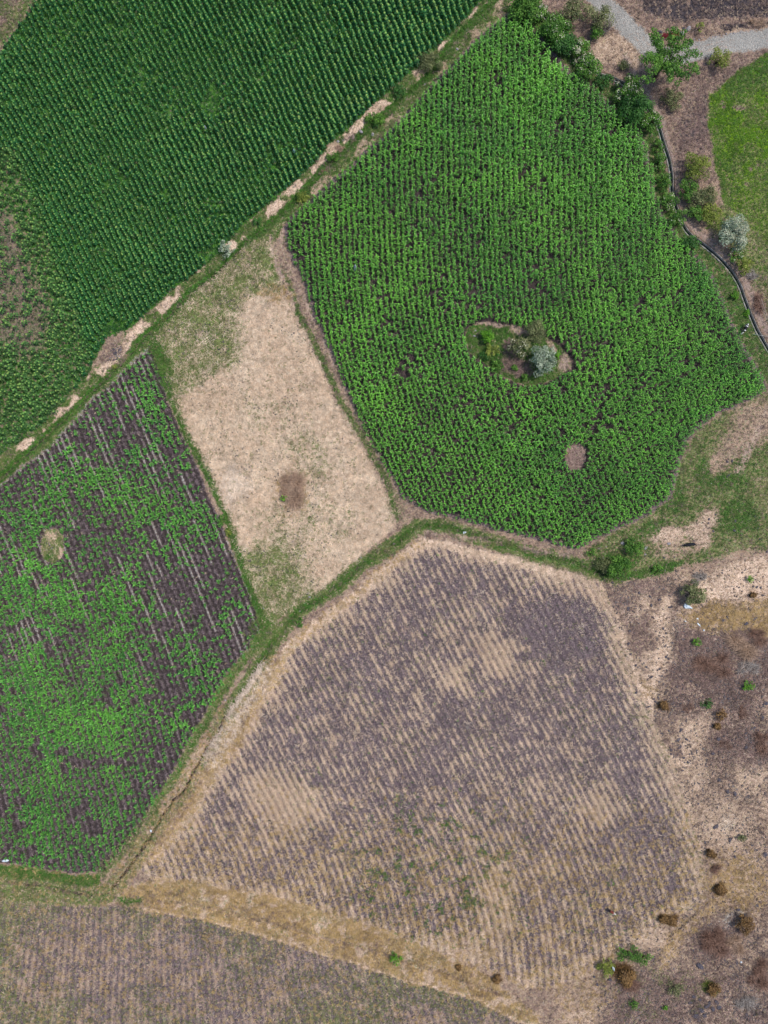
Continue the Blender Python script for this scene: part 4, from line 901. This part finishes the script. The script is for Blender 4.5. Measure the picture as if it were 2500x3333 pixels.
def rock(px, py, rad, kind='d', label='', group=None, name='stone', seed=0):
    r = random.Random(int(px*31+py*17)+seed); x, y = W(px, py); s = rad*M_PX
    o = bpy.data.objects.new(name, RK[kind][r.randrange(len(RK[kind]))]); C.objects.link(o)
    o.location = (x, y, gz(x, y)-s*.1); o.rotation_euler = (r.uniform(-.15, .15), r.uniform(-.15, .15), r.uniform(0, 6.28)); o.scale = (s*r.uniform(.85, 1.25), s*r.uniform(.7, 1), s*r.uniform(.6, 1))
    return set_props(o, label, 'stone' if name == 'stone' else 'boulder', group)
z5 = [(555,108),(127,132),(380,235),(485,268),(578,298),(497,355),(275,387),(677,372),(513,468),(640,622),(613,577),(290,600),(280,720),(300,820),(700,715),(640,850),(665,865),(805,887),(578,965),(745,1135),(500,1040),(780,800),(880,800),(350,930),(1190,498),(1230,468),(1495,483),(1565,258),(1480,172),(1515,180),(1552,185),(1110,585),(1050,560),(1410,530),(1045,970),(880,1080),(935,1120),(960,1135),(565,1240),(520,1250),(535,1275),(350,1190),(470,1325),(1580,1300),(1600,1290),(1560,1435),(835,1465),(760,1645),(775,1720),(690,1740),(750,1790),(815,1820),(690,1780),(1140,1635),(1405,1580),(1515,1665),(1455,1670),(1090,1775),(1410,1720),(935,1745),(850,1860),(800,1940),(570,1960),(1230,2140),(1305,2165),(1150,2030),(1485,1525),(1520,1555),(780,1300),(800,1370),(840,1640),(1200,1230),(1240,1250),(670,1560),(705,1480),(785,1545),(600,1580)]
big5 = {(1190,498),(760,1645),(1515,1665),(1090,1775),(1230,2140),(1305,2165),(1600,1290),(1560,1435),(775,1720),(690,1740),(1045,970),(275,387),(1410,530),(1495,483),(1150,2030),(1410,1720),(1140,1635)}
for i, (a, b_) in enumerate(z5):
    px, py = 1950+a/2.949, 1850+b_/2.949; bg_ = (a, b_) in big5
    rock(px, py, 8.0 if bg_ else 5.2, 'd', 'large dark volcanic boulder lying on the dry scrub slope at the right' if bg_ else 'fist-sized dark stone beside the pale trails of the upper scrub slope', 'dark boulders on the scrub slope' if bg_ else 'dark stones on the upper scrub slope', 'boulder' if bg_ else 'stone')
for a, b_, s in [(985,32,6),(875,150,5),(1380,480,7),(1340,340,8),(1225,232,11),(1360,770,5),(1330,540,5),(1630,455,12),(1565,885,9),(1035,1255,5),(520,1130,5),(570,1160,5),(1300,1340,6),(1400,1360,8),(1340,1390,6),(1330,1320,5),(1405,915,10),(1155,870,4),(1440,510,5),(1340,830,4),(345,1500,9),(240,1540,8),(300,1550,7),(215,1480,6),(310,1605,6)]:
    rock(1850+a/2.552, 2600+b_/2.552, s*.85, 'd', 'dark stone scattered on the lower slope around the dry bushes', 'dark stones on the lower scrub slope')
rock(2277, 3142, 17, 'd', 'big isolated dark mound-shaped boulder below the round dry bush', None, 'boulder')
rock(1974, 3080, 4, 'g', 'small pale stone on the ploughed field tip', None); 
for a, b_, s in [(1100,1750,11),(1150,1720,10),(1060,1800,12),(1200,1745,10),(1130,1795,9),(1250,1730,10),(1040,1640,8),(1090,1665,7),(1010,1690,7),(1170,1690,8),(1080,1835,8),(1300,1650,7),(1230,1690,8),(1480,1790,7)]:
    rock(1850+a/2.552, 2600+b_/2.552, s, 'd', 'dark boulder in the tumbled boulder pile near the bottom edge', 'boulder pile near the bottom right', 'boulder')
for a, b_, s, k in [(1325,770,7,'d'),(1362,766,6,'d'),(1335,752,4,'d'),(1335,885,6,'d'),(1322,897,4,'d'),(1345,875,4,'d'),(1225,1212,5,'d'),(1170,1250,5,'d'),(1165,1282,5,'d'),(1120,1280,3.5,'d'),(1205,1350,5,'d'),(1120,1238,3,'d'),(1385,1262,7,'d'),(1378,1345,7,'d'),(1548,1227,5,'d'),(1558,1262,5,'d'),(1575,1327,5,'d'),(1590,1418,4,'d'),(1648,1522,6,'d'),(795,1570,5,'d'),(880,1565,4,'d'),(965,1530,3,'d'),(1435,1238,3,'d'),(1240,1720,4,'d'),(1280,1695,5,'d'),(1470,1598,4,'d'),(1045,1430,5,'d'),(1087,1463,2.5,'d')]:
    rock(1850+a/2.552, 1200+b_/2.552, s*.85, k, 'dark stone lying in the pasture right of the maize field', 'dark stones in the right pasture')
for a, b_, s, lb in [(835,1452,7,'pale grey boulder in the pasture left of the black cow'),(450,1452,9,'flat pinkish boulder inside the corner thicket'),(645,1490,8,'grey boulder at the upper right of the corner thicket'),(640,1545,6,'grey boulder just below the other one right of the corner thicket'),(255,1495,4,'small grey boulder at the left end of the corner thicket'),(315,1480,4,'light boulder second from the left in the corner thicket'),(290,1575,5,'pinkish stone in the middle of the corner thicket'),(1190,955,3,'small pale stone on the green pasture'),(310,1640,7,'dull boulder half covered by the corner thicket')]:
    rock(1850+a/2.552, 1200+b_/2.552, s*.8, 'g', lb, None, 'boulder')
for px, py, s, k, lb in [(1488,160,6,'g','grey boulder alone on the green verge below the sunflower corner'),(1520,92,4,'g','pale stone near the top of the verge'),(1383,274,5,'g','round bluish stone on the verge track'),(1213,438,7,'g','grey boulder at the maize side of the verge'),(1174,425,8,'g','blue-grey block on the verge between the boulders'),(1149,445,9,'p','large pinkish brown boulder on the straw verge'),(1479,178,4,'p','small pink stone by the lone grey boulder'),(1117,456,5,'g','light stone at the sunflower edge near the pinkish boulder'),(1100,460,5,'g','pale upright stone at the sunflower field edge'),(1090,505,3,'g','thin white stone by the brown debris'),(957,607,3.5,'g','white stone on the straw bank of the verge'),(1230,92,9,'g','grey stone of the right gate pier'),(2222+1,0,0,'g','')]:
    if s: rock(px if py != 92 or px != 1230 else 2222, py if py != 92 or px != 1230 else 108, s, k, lb, None, 'boulder')
rock(2241, 93, 11, 'g', 'big pale boulder behind the right gate pier', None, 'boulder'); rock(2150, 104, 7, 'd', 'upper dark stone of the left gate pier', None, 'boulder'); rock(2149, 116, 6, 'd', 'lower dark stone of the left gate pier', None, 'boulder'); rock(2226, 92, 6, 'd', 'dark stone between the gate pier and the pale boulder', None, 'boulder')
rr = random.Random(4)
for i in range(22):
    f = i/21; px = 2250+f*240+rr.uniform(-3, 3); py = 125-f*38*(1 if f < .5 else 1)+rr.uniform(-3, 3)+6
    rock(px, py, rr.uniform(2, 4.2), 'g', 'light grey stone in the line along the upper side of the gravel road', 'stones lining the gravel road')
for i in range(46):
    a = rr.uniform(0, 6.28); q = math.sqrt(rr.random()); u, v = math.cos(a)*q*34, math.sin(a)*q*17; c_, s_ = math.cos(-.72), math.sin(-.72)
    rock(372+u*c_-v*s_, 1153+u*s_+v*c_, rr.uniform(2.4, 5), 'd' if rr.random() < .8 else 'g', 'dark stone in the rubble heap between sunflower field and left maize', 'rubble heap stones')
for i in range(9): rock(160+rr.uniform(-12, 12), 1778+rr.uniform(-14, 14), rr.uniform(2, 4), 'g' if i % 2 else 'd', 'grey stone in the small heap on the grassy spot of the left field', 'stone heap on the left field spot')
for px, py, s, lb in [(87, 1897, 5, 'round white stone among the young maize of the left field'), (154, 1838, 2.5, 'small pale stone just below the grassy spot in the left field'), (217, 1770, 3, 'pale stone on the right rim of the grassy spot'), (2048, 2232, 3, 'light stone at the edge of the upper scrub'), (1544, 1094, 4.5, 'white boulder at the left end of the field island'), (1553, 1097, 3, 'smaller white stone next to the white island boulder'), (1547, 1077, 3.5, 'grey stone above the white island boulder'), (1008, 1943, 5, 'grey stone in the grass by the junction of the ditches'), (858, 1980, 4, 'bluish stone on the lower left corner of the straw plot'), (1175, 1815, 4.5, 'grey stone on the ditch bank below the straw plot'), (1282, 1770, 4, 'white stone at the ditch fork'), (734, 2279, 4, 'grey stone on the green bank below the left field'), (246, 2848, 4, 'pale stone in the green verge at the bottom left'), (975, 1990, 4, 'dark grey stone in the ditch by the straw bank')]:
    rock(px, py, s, 'g', lb, None)
for px, py, s, lb in [(660, 925, 3.0, ''), ]: pass
rk2 = np.random.default_rng(8); cnt = 0
while cnt < 90:
    px, py = rk2.uniform(2040, 2495), rk2.uniform(1890, 3320)
    if sdp(np.array([px]), np.array([py]), PLOUGH, 30)[0] > -6 or fbm(np.array([px]), np.array([py]), 70, 3, 44)[0] < .5: continue
    rock(px, py, rk2.uniform(2.4, 5.0), 'd', 'small dark stone, one of many strewn over the rough right-hand slope', 'small stones strewn over the slope'); cnt += 1
pR = np.random.default_rng(6); peb = []
for _ in range(5):
    b = Buf(); bm = bmesh.new(); bmesh.ops.create_icosphere(bm, subdivisions=1, radius=1)
    V = np.array([v.co[:] for v in bm.verts])*pR.uniform(.7, 1.2, (len(bm.verts), 1))*np.array([.11, .08, .06]); T = [[v.index for v in f.verts] for f in bm.faces]; bm.free()
    b.add(V, (), T, (.5, .5, 0)); peb.append(b)
peb_m = leaf_mat('pebbles', (.06, .05, .055), (.22, .19, .18), None, rough=.9, trans=0)
scatter('pebbles', 'small dark pebbles and clods strewn over the rough slope', 'pebbles', peb, peb_m, (L_['scrub']+.3)*isf(0)*(PXg > 1950)*(PYg > 1850)*(fbm(PXg, PYg, 60, 3, 71)-.3).clip(0), 7500, 1.5)
scatter('road_gravel', 'loose light gravel on the road', 'gravel', peb, leaf_mat('gravel', (.24, .23, .21), (.55, .53, .48), None, rough=.9, trans=0), L_['gravel']*isf(8), 4500, .75)
scatter('dung', 'dark dry dung pats scattered on the straw plot', 'dung', peb, leaf_mat('dung', (.05, .045, .045), (.14, .12, .11), None, rough=.9, trans=0), (ZONE == 4)*ss(.5, .62, fbm(PXg, PYg, 60, 3, 72))*1., 1900, 1.6, sink=.03)
scatter('clods', 'dark earth clods in the ploughed furrows', 'clods', peb, leaf_mat('clods', (.05, .036, .04), (.13, .10, .10), None, rough=.95, trans=0), L_['plough']*(isf(5)+.6*isf(6)+.35*isf(3)), 22000, 1.0)
scatter('ploughed_field_weeds', 'sparse green weeds in the ploughed field', 'weeds', G_, PAL['green'], (ZONE == 5)*(ss(.60, .72, fbm(PXg, PYg, 30, 3, 73))*(.15+((np.hypot(PXg-1450, PYg-2860) < 330)|(np.hypot(PXg-2000, PYg-2950) < 160)))), 380, 1.1)
scatter('cut_stalks', 'pile of cut dry maize stalks along the ditch and on the straw plot', 'stalks', [flat_straw(gR, 4, 1.5, .02) for _ in range(4)], leaf_mat('stalks', (.42, .32, .25), (.70, .56, .42), None, trans=0), (1-ss(8, 16, sdl(PXg, PYg, [(862,2185),(835,2235),(790,2295),(765,2340),(745,2390),(715,2430),(690,2475)])))*3.+(1-ss(20, 60, np.hypot(PXg-765, (PYg-1580)*.7)))*1.2+.12*(1-ss(10, 50, np.hypot(PXg-660, PYg-1100)))+.5*(1-ss(10, 26, np.hypot(PXg-2365, PYg-2680))), 1500, 1.)
# ------------------------------------------------------------------ irrigation canal
def smooth_line(pts, step=8):
    P_ = np.array(pts, float); out = []
    for i in range(len(P_)-1):
        p0, p1, p2, p3 = P_[max(i-1, 0)], P_[i], P_[i+1], P_[min(i+2, len(P_)-1)]; n = max(2, int(np.hypot(*(p2-p1))/step))
        for k in range(n):
            t = k/n; out.append(.5*((2*p1)+(-p0+p2)*t+(2*p0-5*p1+4*p2-p3)*t*t+(-p0+3*p1-3*p2+p3)*t**3))
    out.append(P_[-1]); return np.array(out)
def sweep(line, prof):
    """prof: list of (offset to the right in m, height); returns V, Q"""
    x, y = W(line[:, 0], line[:, 1]); d = np.stack([np.gradient(x), np.gradient(y)], -1); d /= np.linalg.norm(d, axis=1)[:, None]
    nr = np.stack([d[:, 1], -d[:, 0]], -1); m = len(prof); V = []
    base = np.array([gz(x[i]+nr[i, 0]*.9, y[i]+nr[i, 1]*.9) for i in range(len(x))]); base = np.convolve(np.pad(base, 4, 'edge'), np.ones(9)/9, 'valid')
    for o, h in prof: V.append(np.stack([x+nr[:, 0]*o, y+nr[:, 1]*o, base+h], -1))
    V = np.stack(V, 1).reshape(-1, 3); Q = []
    for i in range(len(x)-1):
        for k in range(m-1): Q.append((i*m+k, i*m+k+1, (i+1)*m+k+1, (i+1)*m+k))
    return V, Q
cl = smooth_line(CANAL); conc = solid_mat('concrete', (.40, .37, .33), (.20, .19, .16), 1.5, .9, .2)
wat, wnt, wb = new_mat('canal_water', .32, .12); wnz = noise_n(wnt, .9, 3)
wnt.links.new(mixc(wnt, remap(wnt, wnz, .35, .65), (.006, .030, .034), (.015, .060, .045)), wb.inputs['Base Color'])
V, Q = sweep(cl, [(.30, -.40), (-.30, -.40)]); set_props(obj('water', mk_mesh('water', V, Q, None, None, wat)), 'dark teal water in the narrow irrigation canal', 'water', None, 'structure')
cw = empty('canal_wall', (*W(2188, 618), 0)); set_props(cw, 'thin pale concrete walls lining the narrow irrigation canal', 'canal wall')
for s, top in ((1, .07), (-1, -.01)):
    V, Q = sweep(cl, [(s*.27, -.9), (s*.27, top), (s*(.42 if s > 0 else .36), top), (s*(.44 if s > 0 else .40), -.9)])
    if s > 0: Q = [q[::-1] for q in Q]
    V = V-np.array(cw.location); obj('wall_side', mk_mesh('wall_side', V, Q, None, None, conc), cw)

# ------------------------------------------------------------------ gate, fence, stake
def at_height(px, py, z):
    x, y = W(px, py); return x*(1-z/CAM_H), y*(1-z/CAM_H)
red = solid_mat('red_paint', (.50, .035, .055), (.34, .03, .045), 6, .5, .4); wood = solid_mat('weathered_wood', (.30, .24, .18), (.15, .12, .09), 8, .9, .1); wire = solid_mat('wire', (.5, .5, .5), (.35, .33, .3), 5, .5, .5)
gx_, gy_ = at_height(2183, 115, .6); gt = empty('farm_gate', (gx_, gy_, gz(gx_, gy_))); gt.rotation_euler = (0, 0, .03)
set_props(gt, 'red slatted farm gate between stone piers on the gravel road', 'gate')
for s in (-1, 1):
    b = Buf(); box(b, (s*1.3, 0, .62), (.08, .07, 1.2)); obj('post', b.mesh('post', red), gt)
for k in range(5):
    b = Buf(); box(b, (0, 0, .22+k*.225), (2.52, .04, .15)); obj('slat', b.mesh('slat', red), gt)
b = Buf(); R_ = Matrix.Rotation(-.38, 3, 'Y'); box(b, (0, -.04, .68), (2.4, .03, .07), R_); obj('brace', b.mesh('brace', red), gt)
fw = empty('wire_fence', (*W(2467, 976), 0)); set_props(fw, 'thin wire fence with wooden posts running beside the canal at the right edge', 'fence')
fp = [(2467, 976), (2478, 1012), (2492, 1046), (2506, 1080)]; o0 = Vector((*W(*fp[0]), 0))
for p in fp:
    x, y = W(*p); g = gz(x, y); b = Buf(); tube(b, [(0, 0, g-.2), (.02, 0, g+1.0)], [.05, .04], 6); o = obj('post', b.mesh('post', wood), fw, Vector((x, y, 0))-o0)
for h in (.5, .95):
    b = Buf(); tube(b, [Vector((*W(*p), gz(*W(*p))+h))-o0 for p in fp], [.018]*4, 4); obj('wire', b.mesh('wire', wire), fw)
x, y = W(2447, 1089); p1 = Vector((x, y, gz(x, y)+.25)); x2, y2 = W(2508, 1098); p2 = Vector((x2, y2, gz(x2, y2)+.4))
pp = empty('water_hose', (x, y, 0)); set_props(pp, 'thin pale hose stretched across the canal below the cow', 'hose'); b = Buf(); tube(b, [p1-pp.location, (p1+p2)/2-pp.location-Vector((0, 0, .08)), p2-pp.location], [.025]*3, 6); obj('pipe', b.mesh('pipe', wire), pp)
x, y = W(92, 2880); b = Buf(); tube(b, [(0, 0, -.1), (.03, .02, 1.0)], [.06, .045], 6); o = obj('stake', b.mesh('stake', wood), None, (x, y, gz(x, y))); set_props(o, 'wooden stake beside the small ditch at the bottom left', 'stake')
def branch(label, pts, rad, mat):
    b = Buf(); x, y = W(*pts[0][0]); base = Vector((x, y, gz(x, y)))
    for chain in pts:
        P3 = []
        for k, p in enumerate(chain):
            u, v = W(*p); P3.append(Vector((u, v, gz(u, v)+.06+.05*(k % 2)))-base)
        tube(b, P3, [rad*(1-.7*k/len(chain)) for k in range(len(chain))], 5)
    set_props(obj('dead_branch', b.mesh('dead_branch', mat), None, base), label, 'branch')
palew = solid_mat('bleached_wood', (.62, .50, .32), (.42, .33, .22), 8, .9, .1)
branch('pale forked dry branch lying on the grassy spot of the left field', [[(181, 1762), (183, 1775), (181, 1790), (177, 1802), (173, 1812)], [(182, 1772), (176, 1765)], [(183, 1778), (188, 1768)], [(180, 1795), (184, 1806)]], .06, palew)
branch('pale fallen branches in the tangled bush of the upper scrub', [[(2372, 2088), (2395, 2102), (2412, 2112), (2440, 2122)], [(2395, 2102), (2412, 2090), (2425, 2086)], [(2408, 2110), (2412, 2126), (2420, 2138)], [(2400, 2106), (2385, 2118)]], .055, palew)
branch('bleached crooked branch on the verge by the rubble heap', [[(438, 1135), (445, 1130), (452, 1129)], [(445, 1130), (442, 1126)]], .05, palew)
branch('fallen dark branch on the straw slope right of the olive bush', [[(2352, 1972), (2366, 1978), (2378, 1988), (2384, 1993)]], .05, bark)
branch('small dead tree with bare limbs above the red gate at left', [[(2066, 70), (2072, 58), (2078, 50)], [(2072, 58), (2064, 52)], [(2072, 58), (2082, 62)]], .05, bark)

# ------------------------------------------------------------------ litter
white = solid_mat('white_plastic', (.78, .84, .88), (.58, .68, .76), 3, .35, .5, .2); dim = solid_mat('grey_cloth', (.45, .50, .55), (.3, .33, .37), 4, .8, .2)
def sheet(label, px, py, a, b_, rot, mat, name='plastic_sheet', cat='plastic sheet', hgt=.25, seed=1):
    n, m = 22, 14; r = np.random.default_rng(seed); V = []; x, y = W(px, py); z0 = gz(x, y)
    for i in range(n):
        for j in range(m):
            u, v = -1+2*i/(n-1), -1+2*j/(m-1); k = math.sqrt(max(0, 1-.55*v*v)); k2 = math.sqrt(max(0, 1-.6*u*u)); edge = 1+.16*math.sin(5*u+seed)+.10*math.sin(9*v+2*u+seed)
            X_ = u*a*M_PX*k*edge; Y_ = v*b_*M_PX*k2*(1-.35*u*(1 if seed % 2 else .2))*edge
            hh = hgt*max(0, 1-(u*u+v*v)*.5)*(.45+.9*float(vnoise(np.array([u*3.1+seed]), np.array([v*3.1]), seed)[0])+.35*float(vnoise(np.array([u*9.0]), np.array([v*8.0+seed]), seed+3)[0]))
            V.append((X_, Y_, .02+hh))
    Q = [(i*m+j, (i+1)*m+j, (i+1)*m+j+1, i*m+j+1) for i in range(n-1) for j in range(m-1)]
    me = mk_mesh(name, V, Q, None, None, mat, True); o = obj(name, me, None, (x, y, z0), rot); md = o.modifiers.new('thick', 'SOLIDIFY'); md.thickness = .012
    return set_props(o, label, cat)
sheet('large crumpled white plastic sheet below the round olive bush', 2236, 1973, 15, 7.5, -.4, white, seed=3, hgt=.45)
sheet('long white rag lying right of the dark scrub patch', 2276, 2034, 9, 3, -.75, white, 'rag', 'rag', .12, 5)
sheet('small white rag just above the long white rag', 2271, 2014, 4, 2.6, -.3, white, 'rag', 'rag', .1, 7)
sheet('small crumpled white bag below the long white rag', 2291, 2051, 4, 3, 1.2, white, 'plastic_bag', 'bag', .15, 2)
sheet('thin pale rag left of the long white one', 2231, 2022, 4.5, 1.6, -.6, white, 'rag', 'rag', .08, 9)
sheet('white bag caught at the left end of the lower thicket', 1992, 3144, 4, 7, .25, white, 'plastic_bag', 'bag', .9, 4)
sheet('white plastic sheet at the lower left corner of the young maize', 22, 2799, 12, 3.6, .1, white, seed=6, hgt=.15)
sheet('tiny white bag beside the black ditch at lower left', 491, 2704, 3, 5, .3, white, 'plastic_bag', 'bag', .25, 8)
sheet('white bag on the green ditch between maize and ploughed field', 1513, 1733, 6, 4, .2, white, 'plastic_bag', 'bag', .2, 11)
sheet('pale plastic scrap lying in the lower sunflower rows', 959, 497, 4, 4, .5, white, 'plastic_bag', 'bag', 1.1, 12)
sheet('grey-white cloth hanging low in the left sunflower rows', 672, 423, 4, 3, .4, dim, 'cloth', 'cloth', 1.0, 13)
sheet('small white scrap near the dry grass of the bottom right scrub', 2399, 3132, 3, 2, .4, white, 'rag', 'rag', .1, 14)
sheet('turquoise white scrap right beside the small one at the bottom right', 2412, 3131, 4, 3, .1, white, 'rag', 'rag', .15, 15)
sheet('pale grey cloth lying in the upper left rows of the large maize', 1156, 878, 5, 9, .0, dim, 'cloth', 'cloth', 1.6, 16)

# ------------------------------------------------------------------ cattle
def coat(name, base, patches, white_c=(.75, .72, .68)):
    """patches: list of (x0, x1) bands along the body that are white, broken by noise"""
    m, nt, b = new_mat(name, .75, .25); tc = N(nt, 'ShaderNodeTexCoord'); sp = N(nt, 'ShaderNodeSeparateXYZ'); nt.links.new(tc.outputs['Object'], sp.inputs[0])
    nz = noise_n(nt, 2.6, 2, .5, tc.outputs['Object']); xx = math_n(nt, 'ADD', sp.outputs[0], math_n(nt, 'MULTIPLY', math_n(nt, 'SUBTRACT', nz, .5), .5)); col = base
    for x0, x1, c in patches:
        f = math_n(nt, 'MULTIPLY', math_n(nt, 'GREATER_THAN', xx, x0), math_n(nt, 'LESS_THAN', xx, x1)); col = mixc(nt, f, col, c or white_c)
    if isinstance(col, tuple): b.inputs['Base Color'].default_value = (*col, 1)
    else: nt.links.new(col, b.inputs['Base Color'])
    return m
def cow(name, cat, label, px, py, ang, s, mat, bend=0., head=.55, step=.1):
    x, y = at_height(px, py, 1.1*s); root = empty(name, (x, y, gz(x, y))); root.rotation_euler = (0, 0, ang); root.scale = (s, s, s); set_props(root, label, cat)
    J = [(-.62, 0, 1.14, .24), (-.30, 0, 1.06, .30), (.05, 0, 1.03, .32), (.42, 0, 1.08, .27), (.70, bend*.25, 1.08, .17), (.95, bend*.7, .92+.1*head, .13), (1.10, bend, .70+.35*head, .125), (1.38, bend*1.35, .42+.45*head, .075),
         (-.84, 0, 1.20, .07), (-.93, .02, .95, .035), (-.96, .03, .5, .03), (-.97, .03, .36, .045)]
    E = [(0, 1), (1, 2), (2, 3), (3, 4), (4, 5), (5, 6), (6, 7), (0, 8), (8, 9), (9, 10), (10, 11)]
    for sd, st in ((1, step), (-1, -step)):
        n = len(J); J += [(-.60, sd*.19, .84, .15), (-.52+st*.5, sd*.19, .66, .10), (-.70+st, sd*.19, .44, .06), (-.64+st, sd*.19, .10, .045), (-.60+st, sd*.19, .04, .055)]; E += [(0, n), (n, n+1), (n+1, n+2), (n+2, n+3), (n+3, n+4)]
        n = len(J); J += [(.42, sd*.18, .82, .12), (.42-st*.4, sd*.18, .58, .075), (.44-st, sd*.18, .36, .055), (.42-st, sd*.18, .10, .042), (.45-st, sd*.18, .04, .052)]; E += [(3, n), (n, n+1), (n+1, n+2), (n+2, n+3), (n+3, n+4)]
        n = len(J); J += [(1.06, bend+sd*.14, .80+.35*head, .035), (1.03, bend+sd*.25, .80+.35*head, .030)]; E += [(6, n), (n, n+1)]
    me = bpy.data.meshes.new('body'); me.from_pydata([j[:3] for j in J], E, []); me.update(); tmp = bpy.data.objects.new('body', me); C.objects.link(tmp)
    tmp.modifiers.new('skin', 'SKIN'); sk = me.skin_vertices[0].data
    for k, j in enumerate(J): sk[k].radius = (j[3], j[3]*1.0); sk[k].use_root = k == 0
    sb = tmp.modifiers.new('sub', 'SUBSURF'); sb.levels = 2; sb.render_levels = 2
    dg = bpy.context.evaluated_depsgraph_get(); m2 = bpy.data.meshes.new_from_object(tmp.evaluated_get(dg)); bpy.data.objects.remove(tmp)
    m2.materials.clear(); m2.materials.append(mat); m2.polygons.foreach_set('use_smooth', np.ones(len(m2.polygons), bool)); obj('body', m2, root)
    hm = solid_mat('horn', (.5, .45, .36), None, 8, .5, .3)
    for sd in (1, -1):
        b = Buf(); tube(b, [(1.02, bend+sd*.08, .86+.35*head), (1.0, bend+sd*.17, .93+.35*head), (1.05, bend+sd*.2, 1.02+.35*head)], [.03, .022, .008], 6); obj('horn', b.mesh('horn', hm, True), root)
    return root
cow('cow', 'cow', 'black and white cow standing on the grassy canal bank', 2429, 1067, math.radians(-116), .82, coat('black_white_coat', (.012, .010, .014), [(-1.2, -.62, None), (-.34, -.22, None), (.50, .60, None), (1.02, 2, (.8, .78, .66))]), bend=-.12, head=.1)
cow('cow', 'cow', 'black cow grazing on the bare patch of the right pasture', 2251, 1772, math.radians(183), .86, coat('black_coat', (.012, .013, .018), [(5, 6, None)]), bend=.18, head=.0)
cow('calf', 'calf', 'reddish brown calf with white face and black legs on the ploughed field', 1992, 2969, math.radians(-31), .64, coat('brown_coat', (.16, .035, .022), [(-1.2, -.62, (.012, .011, .012)), (.40, .62, (.62, .5, .46)), (.62, .85, (.02, .018, .02)), (.85, 1.28, None), (1.28, 2, (.012, .011, .012))]), bend=0, head=.3, step=.14)
